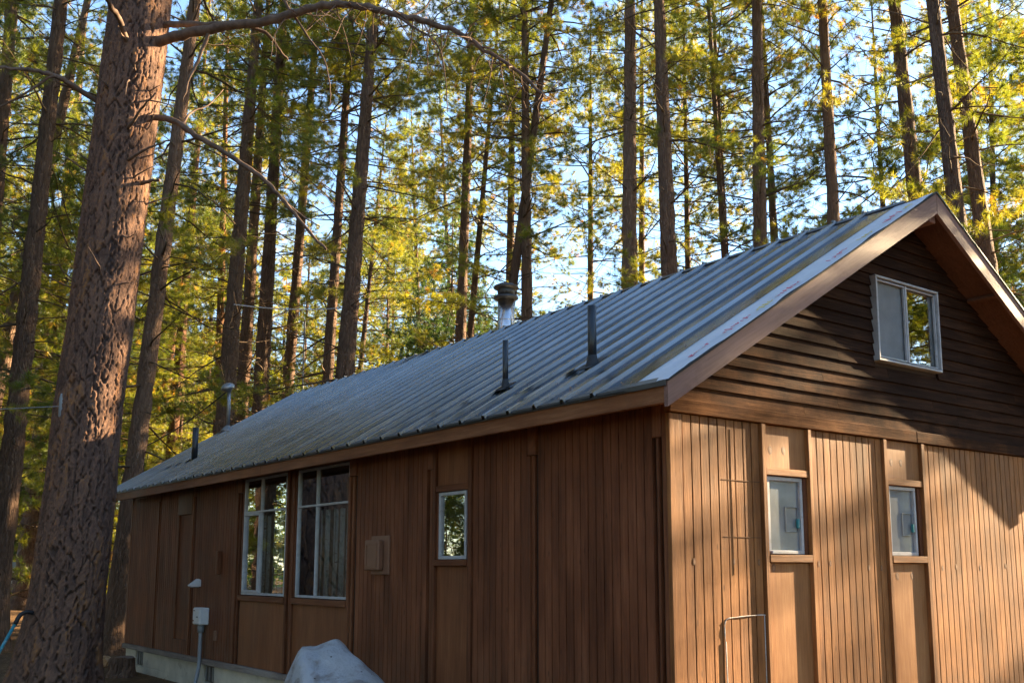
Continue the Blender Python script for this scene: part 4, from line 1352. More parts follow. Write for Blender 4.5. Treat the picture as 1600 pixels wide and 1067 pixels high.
G_BEHIND = 'tall pines standing round the cabin'
KEY = [  # x, y, lean x, lean y, radius, at height, crown kind, orange, label
    (3.83, 38.46, 0.0250, -0.0189, 0.513, 1.0, 0, False, 'thick far pine whose base shows left of the huge foreground trunk'),
    (-0.86, 18.35, 0.0259, -0.0196, 0.235, 1.0, 1, False, 'pine at the left edge of the view, its sunlit base on bare ground'),
    (-0.30, 29.05, 0.1233, -0.0932, 0.230, 8.33, 2, False, 'strongly leaning pine crossing behind the leftmost trunks'),
    (-0.89, 21.98, 0.0022, -0.0017, 0.166, 10.74, 3, False, 'slim pine in the very top left corner of the view'),
    (0.70, 15.59, 0.0584, -0.0441, 0.195, 1.0, 1, False, 'dark leaning pine between the huge trunk and the far cabin corner'),
    (8.56, 37.40, 0.0263, -0.0198, 0.231, 6.29, 3, True, 'orange-barked pine above the far end of the roof, the right of two'),
    (9.14, 41.97, 0.0597, -0.0451, 0.209, 6.33, 3, True, 'orange-barked pine above the far end of the roof, the left of two'),
    (4.74, 21.48, 0.0295, -0.0223, 0.242, 5.35, 0, False, 'stout pine rising right behind the service mast'),
    (7.05, 26.00, 0.0185, -0.0139, 0.214, 6.56, 1, False, 'pine just right of the stout one behind the service mast'),
    (6.35, 22.77, 0.0154, -0.0117, 0.221, 6.28, 2, False, 'dark pine left of the thin antenna pole'),
    (8.48, 26.18, 0.0347, -0.0262, 0.188, 7.46, 0, False, 'grey pine touching the thin antenna pole'),
    (7.77, 21.70, 0.0292, -0.0221, 0.155, 7.03, 1, False, 'slim pine on the left side of the close pair above the roof middle'),
    (8.34, 22.53, 0.0500, -0.0378, 0.123, 7.22, 3, False, 'thinnest leaning trunk squeezed between a slim and a stout pine'),
    (6.27, 17.82, 0.0407, -0.0308, 0.220, 6.44, 0, False, 'stout rough pine where the overhead cable ends'),
    (11.42, 20.20, 0.0202, -0.0153, 0.159, 8.49, 1, False, 'dark pine left of the steel flue, the straighter of two'),
    (13.46, 23.67, 0.0640, -0.0483, 0.117, 9.52, 3, False, 'thin pine left of the steel flue, leaning to the right'),
    (16.22, 24.09, 0.0092, -0.0070, 0.148, 11.89, 2, False, 'pine directly above the steel flue cap'),
    (12.02, 17.24, -0.0057, 0.0043, 0.158, 8.68, 1, False, 'straight pine just right of the steel flue'),
    (10.66, 18.27, 0.1042, -0.0787, 0.111, 13.22, 3, False, 'slanting pine crossing above the steel flue into the tree tops'),
    (19.89, 23.83, 0.0081, -0.0061, 0.120, 11.96, 2, False, 'thin grey pine above the taller black vent pipe'),
    (11.40, 12.69, 0.0144, -0.0109, 0.191, 8.46, 1, False, 'straight stout pine behind the ridge, the left of a matching pair'),
    (20.69, 21.97, 0.0141, -0.0106, 0.118, 12.43, 3, False, 'thin pine seen between the two matching stout trunks'),
    (11.68, 11.23, -0.0121, 0.0092, 0.192, 8.48, 0, False, 'stout knobby pine behind the ridge, the right of a matching pair'),
    (19.96, 18.76, 0.0063, -0.0047, 0.099, 12.00, 1, False, 'very thin straight pine just right of the knobby stout one'),
    (19.03, 15.70, -0.0250, 0.0189, 0.101, 11.40, 2, False, 'thin pine left of the bright sky gap, thicker of a forked pair'),
    (19.22, 15.93, -0.0171, 0.0129, 0.073, 13.51, 3, False, 'spindly stem beside the thin pine left of the sky gap'),
    (14.71, 11.45, 0.0175, -0.0132, 0.181, 9.92, 1, False, 'grey pine standing alone in the bright sky gap'),
    (20.17, 14.84, -0.0131, 0.0099, 0.123, 11.92, 1, False, 'thin pine tucked behind the grey one in the sky gap'),
    (15.58, 9.54, -0.0040, 0.0031, 0.146, 10.08, 2, False, 'straight pine at the right edge of the bright sky gap'),
    (15.69, 6.95, -0.0379, 0.0286, 0.168, 9.97, 0, False, 'dark pine rising just left of the roof peak'),
    (13.45, 4.88, -0.0349, 0.0264, 0.153, 8.44, 1, False, 'dark pine rising just right of the roof peak'),
    (15.94, 5.50, -0.0504, 0.0381, 0.169, 8.31, 3, False, 'leaning pine above the right slope of the gable'),
    (27.99, 12.69, 0.0399, -0.0301, 0.097, 14.54, 2, False, 'thin faint pine furthest right above the gable'),
    (21.82, 34.90, -0.0471, 0.0356, 0.106, 13.41, 3, False, 'thin distant pine left of the pair by the flue'),
    (21.53, 37.62, -0.0398, 0.0301, 0.126, 13.25, 0, False, 'hazy distant pine between the stout rough pine and the flue pair'),
    (15.67, 35.79, 0.0626, -0.0473, 0.113, 10.90, 2, False, 'short leaning trunk right of the stout rough pine'),
]
rnd = random.Random(77)
placed = []
for i, (x, y, lx, ly, r, z, k, orange, lab) in enumerate(KEY):
    tall_tree(x, y, lx, ly, r, z, lab, 'pine tree', G_BEHIND, 4 + i % 2, rnd.uniform(0, 6.28), rnd.uniform(0.85, 1.15), orange, rnd.uniform(24, 29))
    placed.append((x, y))

# the forest that fills in behind and around
CAM = np.array((-5.033, -4.971)); FW = np.array((0.603, 0.798)); RT = np.array((0.798, -0.603))
frng = random.Random(2024)
def free(x, y, dmin):
    if -3.0 < x < 9.0 and -3.0 < y < 15.5:
        return False
    return all((x - a) ** 2 + (y - b) ** 2 > dmin * dmin for a, b in placed)
n_far = n_young = n_fir = n_side = 0
BACK = []
tries = 0
while n_far < 32 and tries < 6000:
    tries += 1
    ang = frng.uniform(-0.50, 0.52); d = math.sqrt(frng.uniform(30 ** 2, 88 ** 2))
    if 0.17 < ang < 0.285 and not (d > 70 and frng.random() < 0.3):
        continue                                  # the open gap in the wood
    if -0.06 < ang < 0.30 and frng.random() < 0.35:
        continue
    p = CAM + d * (FW * math.cos(ang) + RT * math.sin(ang))
    if not free(p[0], p[1], 2.6) or p[0] > 36 - 0.10 * p[1] or (9.5 < p[0] and 12 < p[1] < 38 and frng.random() < 0.96) or (p[0] < 9.5 and p[1] < 40 and frng.random() < 0.3):
        continue
    placed.append((p[0], p[1]))
    rr = frng.uniform(0.10, 0.21); org = frng.random() < 0.15
    tr_ = tall_tree(p[0], p[1], frng.uniform(-.03, .03), frng.uniform(-.03, .03), rr, 2.0,
              'distant pine among many standing deep in the forest', 'pine tree', 'distant pines of the forest', frng.randrange(4),
              frng.uniform(0, 6.28), frng.uniform(0.85, 1.25), org, frng.uniform(19, 29))
    BACK.append((tr_, ang, d, ('orange-barked ' if org else '') + ('slim pine' if rr < 0.15 else 'stout pine')))
    n_far += 1
tries = 0
while n_young < 34 and tries < 6000:
    tries += 1
    ang = frng.uniform(-0.50, 0.52); d = math.sqrt(frng.uniform(26 ** 2, 75 ** 2))
    if 0.16 < ang < 0.30:
        continue
    if -0.02 < ang < 0.3 and frng.random() < 0.3:
        continue
    p = CAM + d * (FW * math.cos(ang) + RT * math.sin(ang))
    if not free(p[0], p[1], 1.8) or p[0] > 34 - 0.10 * p[1] or (p[0] < 9.5 and p[1] < 40 and frng.random() < 0.6) or (9.5 < p[0] and 12 < p[1] < 40 and frng.random() < 0.95):
        continue
    placed.append((p[0], p[1]))
    fir = frng.random() < 0.08
    tr_ = small_tree(p[0], p[1], 'young fir with a dark layered crown among the pines' if fir else 'young bushy pine growing among the tall trunks',
               'young firs in the wood' if fir else 'young pines in the wood', fir, frng.randrange(2), frng.uniform(0.8, 1.5), frng.uniform(0, 6.28))
    BACK.append((tr_, ang, d, 'young fir' if fir else 'bushy young pine'))
    n_young += 1
# trees filling the right-hand background above the gable slope
for (x, y, k, rr) in ((31.0, 8.2, 3, 0.14), (34.5, 11.5, 2, 0.16), (28.5, 10.2, 0, 0.13), (36.0, 7.0, 1, 0.15), (30.0, 14.0, 3, 0.12)):
    placed.append((x, y)); v_ = np.array((x, y)) - CAM
    tr_ = tall_tree(x, y, frng.uniform(-.02, .02), frng.uniform(-.02, .02), rr, 2.0, 'pine', 'pine tree', 'distant pines of the forest', k, frng.uniform(0, 6.28), 1.15, False, frng.uniform(22, 27))
    BACK.append((tr_, math.atan2(v_ @ RT, v_ @ FW), float(np.hypot(*v_)), 'slim pine' if rr < .15 else 'stout pine'))
for (x, y, k, sc_) in ((22.5, 9.4, 1, 1.0), (25.5, 7.6, 0, 1.2), (27.5, 12.8, 1, 1.1), (20.6, 6.6, 0, 0.95)):
    placed.append((x, y)); v_ = np.array((x, y)) - CAM
    tr_ = small_tree(x, y, 'pine', 'young pines in the wood', False, k, sc_, frng.uniform(0, 6.28))
    BACK.append((tr_, math.atan2(v_ @ RT, v_ @ FW), float(np.hypot(*v_)), 'bushy young pine'))
# say of each back-row tree which landmark it stands behind, and how far off
MARKS = [(-0.47, 'the left edge of the view'), (-0.40, 'the huge plated trunk'), (-0.335, 'the far end of the roof'), (-0.285, 'the service mast'),
         (-0.225, 'the thin antenna pole'), (-0.165, 'the stout rough pine'), (-0.10, 'the overhead cable and the flue'),
         (-0.015, 'the steel flue pipe'), (0.065, 'the taller black vent pipe'), (0.125, 'the two matching stout pines'), (0.21, 'the grey pine in the sky gap'),
         (0.30, 'the pine at the right of the sky gap'), (0.385, 'the roof peak'), (0.45, 'the right slope of the gable'), (0.52, 'the right edge of the view')]
ORD = ['nearest', 'second nearest', 'third nearest', 'fourth nearest', 'fifth nearest', 'sixth nearest', 'seventh nearest', 'eighth nearest']
cells_ = {}
for rec in BACK:
    mk = min(MARKS, key=lambda m: abs(m[0] - rec[1]))[1]
    cells_.setdefault((mk, rec[3]), []).append(rec)
for (mk, kd), recs in cells_.items():
    recs.sort(key=lambda r: r[2])
    for i, rec in enumerate(recs):
        rec[0]['label'] = ('%s far behind %s' % (kd, mk)) if len(recs) == 1 else ('%s of the %ss far behind %s' % (ORD[min(i, 7)], kd, mk))
# trees beyond the frame that the windows mirror and that shade the place
def side_tree(x, y, k):
    placed.append((x, y))
    tall_tree(x, y, frng.uniform(-.03, .03), frng.uniform(-.03, .03), frng.uniform(0.14, 0.26), 2.0,
              'tall pine of the surrounding wood beside the clearing', 'pine tree', 'pines around the clearing', k, frng.uniform(0, 6.28),
              frng.uniform(0.9, 1.2), frng.random() < 0.4, frng.uniform(20, 28))
def ring(n, r0, r1, a0, a1, young, dmin):
    cnt = tries = 0
    while cnt < n and tries < 4000:
        tries += 1
        a = R(frng.uniform(a0, a1)); d = math.sqrt(frng.uniform(r0 * r0, r1 * r1))
        x, y = 1 + d * math.cos(a), d * math.sin(a)
        if free(x, y, dmin) and math.hypot(x + 5, y + 5) > 7:
            if young:
                placed.append((x, y))
                small_tree(x, y, 'bushy young pine at the edge of the clearing beside the cabin', 'young pines round the clearing', False, frng.randrange(2), frng.uniform(0.7, 1.3), frng.uniform(0, 6.28))
            else:
                side_tree(x, y, frng.randrange(4))
            cnt += 1
ring(28, 15, 44, 98, 180, False, 3.4)            # beyond the left of the frame
ring(26, 18, 46, 98, 182, True, 2.2)
ring(24, 17, 44, 182, 322, False, 3.4)           # behind the camera
ring(24, 22, 48, 182, 325, True, 2.4)
# unseen pines added towards the sun to shade the gable: (distance along the light, offset across it, trunk radius, crown spread)
for (tt, pp, rr, cw, kk) in ((14.2, -0.47, 0.12, 1.0, 6), (15.6, 1.15, 0.13, 1.0, 6), (21, -1.6, 0.14, 1.1, 4), (24, 2.3, 0.15, 1.1, 5), (20, -4.6, 0.2, 1.0, 0), (27, -2.9, 0.15, 1.1, 0), (26, 3.5, 0.15, 1.15, 0), (30, 0.26, 0.06, 0.8, 4)):
    x = 0.986 * tt + 0.165 * pp; y = -0.165 * tt + 0.986 * pp
    placed.append((x, y))
    tall_tree(x, y, 0.01, 0.01, rr, 2.0, 'tall unseen pine added towards the sun to shade the gable end', 'pine tree', 'unseen pines shading the gable', kk, frng.uniform(0, 6.28), cw, False, 25 if kk == 6 else 28)

for (x, y, k) in ((19.5, -9.6, 3), (26, -15.0, 2), (21.5, -12.6, 3), (31, -18.5, 0), (27.5, -12.5, 2)):
    side_tree(x, y, k)                           # mirrored in the gable window

def far_wood():
    """the wood further off that reads as one mass: conical crowns of loose sprays"""
    rng = np.random.default_rng(17)
    Vs = []; Ts = []
    cnt = 0
    while cnt < 760:
        a = rng.uniform(0, 6.283); d = math.sqrt(rng.uniform(62 ** 2, 135 ** 2))
        x, y = d * math.cos(a), d * math.sin(a)
        rel = np.array((x, y)) - CAM
        va = math.atan2(rel @ RT, rel @ FW)
        if abs(va) < 0.55 and d < 75:
            continue
        low = 0.15 < va < 0.30 or (-0.26 < a < 0.02 or a > 6.02)     # the gap, and the side the light comes from
        cnt += 1
        H = rng.uniform(5, 9) if low else rng.uniform(9, 17)
        n = 200
        u = rng.uniform(0, 1, n) ** 1.3
        zc = H * (0.04 + 0.94 * u)
        rad = (0.25 + H * 0.17 * (1 - u)) * np.sqrt(rng.uniform(0.1, 1, n))
        th = rng.uniform(0, 6.283, n)
        c = np.stack([x + rad * np.cos(th), y + rad * np.sin(th), zc], 1)
        out = unit(np.stack([np.cos(th), np.sin(th), rng.normal(0.1, 0.5, n)], 1))
        side = unit(np.cross(out, rng.normal(size=(n, 3))))
        L = rng.uniform(0.35, 0.9, n)[:, None]; w = rng.uniform(0.06, 0.17, n)[:, None]
        Vs.append(np.stack([c - side * w, c + side * w, c + out * L], 1).reshape(-1, 3))
        Ts.append(np.repeat(np.clip(rng.normal(0.45, 0.1) + rng.normal(0, 0.12, n), 0, .92), 3))
    V = np.concatenate(Vs); T = np.concatenate(Ts)
    me = np_mesh('far_wood', V, np.arange(len(V)).reshape(-1, 3), M['needle'], {'tone': T})
    o = bpy.data.objects.new('far_wood', me); COL.objects.link(o)
    o['kind'] = 'stuff'
far_wood()

# ------------------------------------------------------------------ the huge foreground ponderosa
def cell_noise(U, Vv, wrap_u, seed):
    """F1, F2 and cell id of jittered-grid Voronoi, periodic in u with wrap_u cells"""
    rng = np.random.default_rng(seed)
    nv = int(Vv.max()) + 4
    jit = rng.uniform(0.08, 0.92, (wrap_u, nv, 2)); val = rng.uniform(0, 1, (wrap_u, nv))
    iu = np.floor(U).astype(int); iv = np.floor(Vv).astype(int)
    f1 = np.full(U.shape, 9.0); f2 = np.full(U.shape, 9.0); cid = np.zeros(U.shape)
    for du in (-1, 0, 1):
        for dv in (-1, 0, 1):
            cu = (iu + du) % wrap_u; cv = np.clip(iv + dv, 0, nv - 1)
            px = iu + du + jit[cu, cv, 0]; py = iv + dv + jit[cu, cv, 1]
            d = np.hypot(px - U, py - Vv)
            v = val[cu, cv]
            closer = d < f1
            f2 = np.where(closer, f1, np.minimum(f2, d))
            cid = np.where(closer, v, cid)
            f1 = np.where(closer, d, f1)
    return f1, f2, cid

def build_big_tree():
    spine = [(0.0, -1.81, 9.005), (0.178, -1.799, 8.999), (0.443, -1.782, 8.986), (0.836, -1.745, 8.958), (1.232, -1.715, 8.935), (2.648, -1.652, 8.888),
             (3.689, -1.626, 8.868), (4.651, -1.561, 8.819), (6.138, -1.491, 8.766), (7.218, -1.439, 8.727), (8.417, -1.376, 8.679), (9.361, -1.334, 8.648), (12.0, -1.2, 8.55), (18.0, -0.9, 8.4), (28.0, -0.5, 8.2)]
    rz = [0.0, 0.178, 0.443, 0.836, 1.232, 2.648, 3.689, 4.651, 6.138, 7.218, 8.417, 9.361, 12, 18, 28]
    rr = [0.60, 0.545, 0.505, 0.465, 0.435, 0.420, 0.408, 0.398, 0.394, 0.396, 0.396, 0.388, 0.35, 0.25, 0.03]
    S = np.array(spine)
    z = np.concatenate([np.arange(-0.25, 11.0, 0.0175), np.arange(11.0, 28.0, 0.25)])
    nt = 240
    th = np.arange(nt) * 2 * math.pi / nt
    T, Z = np.meshgrid(th, z)
    cx = np.interp(z, S[:, 0], S[:, 1]); cy = np.interp(z, S[:, 0], S[:, 2]); r = np.interp(z, rz, rr)
    rng = np.random.default_rng(9)
    def per(freqs, amp):
        o = np.zeros_like(T)
        for (a, b) in freqs:
            o += amp * np.sin(a * T + b * Z + rng.uniform(0, 6.28))
        return o
    wu = per([(1, 2.3), (2, -1.7), (3, 3.1), (5, 4.7), (7, -6.1), (11, 9.0)], 0.11)
    wv = per([(1, 1.3), (3, -2.2), (4, 3.7), (6, 5.3), (9, -8.0)], 0.13)
    NU = 28
    U = T / (2 * math.pi) * NU + wu; Vv = (Z + 1) / 0.55 + wv * 1.4
    f1, f2, cid = cell_noise(U, Vv, NU, 3)
    rag = per([(17, 31), (23, -44), (29, 63), (37, -52), (41, 87)], 0.035)
    e = f2 - f1 + rag
    plate = np.clip((e - 0.005) / 0.10, 0, 1); plate = plate * plate * (3 - 2 * plate)
    g1, g2, gid = cell_noise(U * 2 + 4.1 * wv + 6 * rag, Vv * 2.6 + 0.5 + 5 * rag, NU * 2, 5)
    fine = np.clip((g2 - g1 + rag) / 0.18, 0, 1)
    h1, h2, hid = cell_noise(U * 4 + 9 * wu, Vv * 4.5 + 0.5 + 8 * rag, NU * 4, 6)
    scale_r = 0.030 + 0.016 * np.exp(-np.clip(Z, 0, None) / 1.4)
    rough = rng.normal(size=T.shape); rough = (rough + np.roll(rough, 1, 0) + np.roll(rough, 1, 1)) / 3
    disp = scale_r * (plate - 0.75) + 0.006 * (fine - 0.5) * plate + 0.009 * (cid - 0.5) * plate + 0.005 * (hid - 0.5) * plate + 0.008 * (gid - 0.5) * plate + 0.003 * rough
    # root buttresses
    but = np.exp(-np.clip(Z, 0, None) / 0.42) * (0.10 * np.cos(4 * T + 0.6) + 0.06 * np.cos(7 * T + 2.0) + 0.04 * np.cos(11 * T))
    RR = r[:, None] * (1 + but * 0.9) + disp * np.clip(r[:, None] / 0.4, 0, 1)
    V = np.stack([cx[:, None] + RR * np.cos(T), cy[:, None] + RR * np.sin(T), Z], -1).reshape(-1, 3)
    base = np.array((-1.79, 8.99, 0.0))
    n = len(z)
    i = np.arange(n - 1)[:, None] * nt; s = np.arange(nt)[None, :]; s2 = (s + 1) % nt
    F = np.stack([i + s, i + s2, i + nt + s2, i + nt + s], -1).reshape(-1, 4)
    me = np_mesh('trunk', V - base, F, M['bigbark'], {'plate': (0.3 * cid + 0.4 * gid + 0.3 * hid).ravel(), 'ridge': (0.35 + 0.65 * plate * (0.7 + 0.3 * fine)).ravel()}, True)
    t = thing('ponderosa_pine', 'huge pine trunk with plated bark close on the left of the cabin', 'pine tree', tuple(base))
    o = bpy.data.objects.new('trunk', me); o.parent = t; COL.objects.link(o)
    rb = random.Random(6)
    def branch(pts, r0, r1, n=5, knob=True):
        sp = spline(pts, n)
        sp = [p + np.array([rb.gauss(0, r0 * .14) for _ in range(3)]) if 0 < i < len(sp) - 1 else p for i, p in enumerate(sp)]
        m = len(sp)
        V, F = tube(sp, [r0 + (r1 - r0) * (i / (m - 1)) ** 0.9 + rb.uniform(-.06, .06) * r0 for i in range(m)], 9)
        return mesh_obj('branch', [p - base for p in map(np.array, V)], F, M['branch'], t, True)
    branch([(-1.30, 8.60, 8.66), (-0.96, 7.99, 8.67), (-0.65, 7.51, 8.66), (-0.15, 7.00, 8.70), (0.20, 6.61, 8.80), (0.56, 6.22, 8.82), (0.91, 5.83, 8.67), (1.25, 5.44, 8.47), (1.55, 5.09, 8.27), (1.79, 4.79, 7.96), (1.98, 4.51, 7.69), (2.23, 4.20, 7.27)], 0.075, 0.018)
    branch([(-1.25, 8.66, 9.03), (-1.10, 8.45, 8.98), (-0.90, 8.07, 8.89), (-0.60, 7.53, 8.73), (-0.40, 7.28, 8.69)], 0.05, 0.035)
    branch([(-0.37, 7.23, 8.67), (-0.10, 7.22, 8.65), (0.08, 7.21, 8.49), (0.23, 7.22, 8.36)], 0.03, 0.012)
    branch([(-0.03, 6.91, 9.05), (0.08, 6.83, 8.84), (0.18, 6.75, 8.64), (0.29, 6.67, 8.44), (0.43, 6.56, 8.19), (0.50, 6.51, 7.88), (0.52, 6.49, 7.53)], 0.022, 0.006)
    branch([(0.99, 5.70, 8.60), (1.19, 5.49, 8.37), (1.35, 5.37, 8.24), (1.45, 5.29, 8.03), (1.50, 5.26, 7.64), (1.52, 5.24, 7.25)], 0.018, 0.005)
    branch([(1.10, 5.60, 8.55), (1.32, 5.60, 8.70), (1.5, 5.6, 8.95)], 0.018, 0.008)
    branch([(-0.72, 7.62, 8.64), (-0.80, 7.7, 8.3), (-0.92, 7.7, 7.95), (-1.0, 7.7, 7.6)], 0.028, 0.010)
    branch([(-1.30, 8.62, 7.66), (-0.98, 8.13, 7.51), (-0.80, 7.87, 7.29), (-0.56, 7.56, 7.03), (-0.29, 7.23, 6.74), (-0.12, 6.98, 6.51), (0.05, 6.85, 6.27), (0.18, 6.63, 5.98), (0.34, 6.50, 5.74), (0.43, 6.31, 5.53)], 0.045, 0.016)
    branch([(0.05, 6.85, 6.25), (0.29, 6.79, 6.09), (0.54, 6.73, 5.96)], 0.02, 0.006)
    branch([(-0.89, 8.00, 7.40), (-0.71, 8.18, 7.72), (-0.47, 8.25, 7.91), (-0.24, 8.32, 8.24)], 0.018, 0.006)
    branch([(-1.60, 8.86, 7.76), (-1.95, 8.87, 7.90), (-2.23, 8.82, 7.99), (-2.53, 8.80, 8.00), (-2.80, 8.75, 7.93), (-3.13, 8.75, 7.84)], 0.04, 0.02)
    branch([(-2.23, 8.82, 7.97), (-2.37, 8.81, 7.98), (-2.56, 8.95, 7.80), (-2.79, 9.12, 7.62), (-2.95, 9.24, 7.51)], 0.022, 0.01)
    branch([(-1.52, 8.42, 8.50), (-1.75, 8.09, 8.68), (-1.93, 7.85, 8.70), (-2.10, 7.59, 8.72)], 0.04, 0.028)
    branch([(-1.49, 8.36, 7.32), (-1.43, 7.97, 7.48), (-1.36, 7.66, 7.60)], 0.026, 0.010)
    branch([(-1.46, 8.34, 6.90), (-1.36, 7.92, 6.93), (-1.20, 7.67, 6.99)], 0.024, 0.009)
    branch([(-1.25, 8.40, 6.65), (-1.20, 8.25, 6.64), (-1.11, 8.10, 6.63)], 0.03, 0.018)
    branch([(-1.50, 8.35, 8.00), (-1.57, 8.20, 7.9), (-1.61, 8.10, 7.68)], 0.015, 0.006)
    # fine twigs hanging from the long limbs
    rng2 = np.random.default_rng(19)
    rows = []; P = []; D = []
    spl = spline([(-0.15, 7.00, 8.70), (0.20, 6.61, 8.80), (0.56, 6.22, 8.82), (0.91, 5.83, 8.67), (1.25, 5.44, 8.47), (1.55, 5.09, 8.27), (1.79, 4.79, 7.96), (1.98, 4.51, 7.69), (2.23, 4.20, 7.27)], 4)
    for p in spl[2:]:
        for _ in range(2):
            pts, a, e = curve(p, rng2.uniform(0, 6.28), rng2.normal(-0.35, 0.5), rng2.uniform(0.3, 0.9), 6, rng2, -0.6, 0.6, 0.25)
            rows.append((pts, np.linspace(0.009, 0.003, 7)))
            if rng2.random() < 0.45:
                p2, _, _ = curve(pts[3], rng2.uniform(0, 6.28), rng2.normal(-0.2, 0.5), rng2.uniform(0.15, 0.4), 4, rng2, -0.3, 0.5, 0.25)
                rows.append((p2, np.linspace(0.006, 0.002, 5)))
    for k in range(26):
        zz = rng2.uniform(5.2, 9.0); a = rng2.uniform(0, 6.28); i = np.searchsorted(S[:, 0], zz)
        c = np.array((np.interp(zz, S[:, 0], S[:, 1]), np.interp(zz, S[:, 0], S[:, 2]), zz))
        pts, _, _ = curve(c + 0.38 * np.array((math.cos(a), math.sin(a), 0)), a, rng2.normal(0.15, .3), rng2.uniform(0.12, 0.55), 4, rng2, 0, 0.3, 0.2)
        rows.append((pts, np.linspace(0.014, 0.005, 5)))
    BV, BF = stick(rows, 5)
    o = bpy.data.objects.new('twigs', np_mesh('twigs', BV - base, BF, M['branch'])); o.parent = t; o['kind'] = 'stuff'; COL.objects.link(o)
    # crown high above the picture
    for nm, me2 in (('limbs', TALL[0][0]), ('crown', TALL[0][1])):
        o = bpy.data.objects.new(nm, me2); o.parent = t; o.location = (0.65, -0.55, 7.3); o.scale = (1.5, 1.5, 0.85); COL.objects.link(o)
build_big_tree()

# ------------------------------------------------------------------ small things around
# tree stump by the foundation
def stump():
    rng = np.random.default_rng(2)
    ns = 40
    prof = [(0.23, 0.0), (0.205, 0.06), (0.19, 0.16), (0.185, 0.265), (0.17, 0.29)]
    V = []; F = []
    bump = [1 + 0.05 * math.sin(5 * a + 1) + 0.05 * rng.normal() for a in np.linspace(0, 6.28, ns)]
    for r, z in prof:
        for k in range(ns):
            a = 2 * math.pi * k / ns
            rr = r * (bump[k] if z < .28 else 1) 
            V.append((rr * math.cos(a), rr * math.sin(a), z + (0.012 * math.sin(2 * a) if z > .2 else 0)))
    for i in range(len(prof) - 1):
        for k in range(ns):
            F.append([i * ns + k, i * ns + (k + 1) % ns, (i + 1) * ns + (k + 1) % ns, (i + 1) * ns + k])
    t = thing('tree_stump', 'short grey tree stump by the far end of the concrete foundation', 'tree stump', (-0.36, 11.15, -0.01))
    mesh_obj('bark', V, F, M['bark'], t, True)
    cap = [V[(len(prof) - 1) * ns + k] for k in range(ns)]
    mesh_obj('cut_face', cap + [(0, 0, 0.292)], [[k, (k + 1) % ns, ns] for k in range(ns)], mat_plain('grey_cut_wood', (0.17, 0.135, 0.11), 0.9, 0.4, 30), t)
stump()
V, F = tube([(-0.12, 0, 0.09), (0, 0.0, 0.10), (0.13, 0.02, 0.09)], [0.085, 0.095, 0.08], 7)
o = mesh_obj('firewood_piece', V, F, M['cut_wood'], None, False, (-0.16, 12.75, 0.0)); o.rotation_euler = (0, 0, 0.9)
tag(o, 'split tan firewood chunk beside the far cabin corner', 'firewood')

# boulder in front of the long wall
def boulder():
    import mathutils
    rng = np.random.default_rng(4)
    nu, nv = 72, 40
    V = []
    for j in range(nv + 1):
        ph = math.pi * j / nv
        for i in range(nu):
            th = 2 * math.pi * i / nu
            d = np.array((math.sin(ph) * math.cos(th), math.sin(ph) * math.sin(th), math.cos(ph)))
            V.append(d)
    V = np.array(V)
    # flat facets: cut a ball by planes
    nrm = unit(np.array([(-0.85, 0.5, 0.35), (0.55, -0.45, 0.85), (-0.3, -0.3, 0.95), (0.9, -0.2, 0.55), (-0.5, -0.85, 0.25), (0.4, 0.9, 0.5), (0.1, -0.95, 0.3), (0.95, 0.35, 0.3), (-0.9, -0.3, 0.1)]))
    off = np.array((0.66, 0.74, 0.66, 0.74, 0.80, 0.70, 0.84, 0.84, 0.82))
    dots = V @ nrm.T
    with np.errstate(divide='ignore'):
        rad = np.where(dots > 0.05, off / np.maximum(dots, 1e-3), 9)
    k = 26.0
    rr = -np.log(np.exp(-k * rad).sum(1) + np.exp(-k * 1.0)) / k
    P = V * rr[:, None]
    for f in (2.3, 5.1, 9.7):
        for _ in range(4):
            w = rng.normal(0, f, 3)
            P += V * (0.032 / f ** 0.8 * np.sin(P @ w + rng.uniform(0, 6.28)))[:, None]
    P = P * np.array((0.62, 0.55, 0.78))
    P[:, 2] += 0.33
    F = []
    for j in range(nv):
        for i in range(nu):
            a = j * nu + i; b = j * nu + (i + 1) % nu
            F.append([a, a + nu, b + nu, b])
    o = mesh_obj('boulder', P, F, M['boulder'], None, True, (-1.02, 2.95, 0.0))
    o.rotation_euler = (0, 0, 0.4)
    tag(o, 'pale blue-grey speckled boulder in front of the long brown wall', 'boulder')
boulder()

# teal pole with a black curved grip leaning on the huge trunk
t = thing('garden_pole', 'teal pole with curved black grip leaning against the huge trunk', 'pole', (-2.6, 8.75, 0.0))
a = np.array((-2.80, 8.62, 0.0)); b = np.array((-2.345, 8.72, 0.93))
base = np.array((-2.6, 8.75, 0.0))
V, F = tube([a - base, b - base], 0.020, 10); mesh_obj('shaft', V, F, M['teal'], t, True)
V, F = tube(spline([b - base, b - base + np.array((0.05, 0.01, 0.10)), b - base + np.array((0.12, 0.02, 0.14)), b - base + np.array((0.20, 0.03, 0.13))], 4), 0.026, 10); mesh_obj('grip', V, F, M['black_rubber'], t, True)

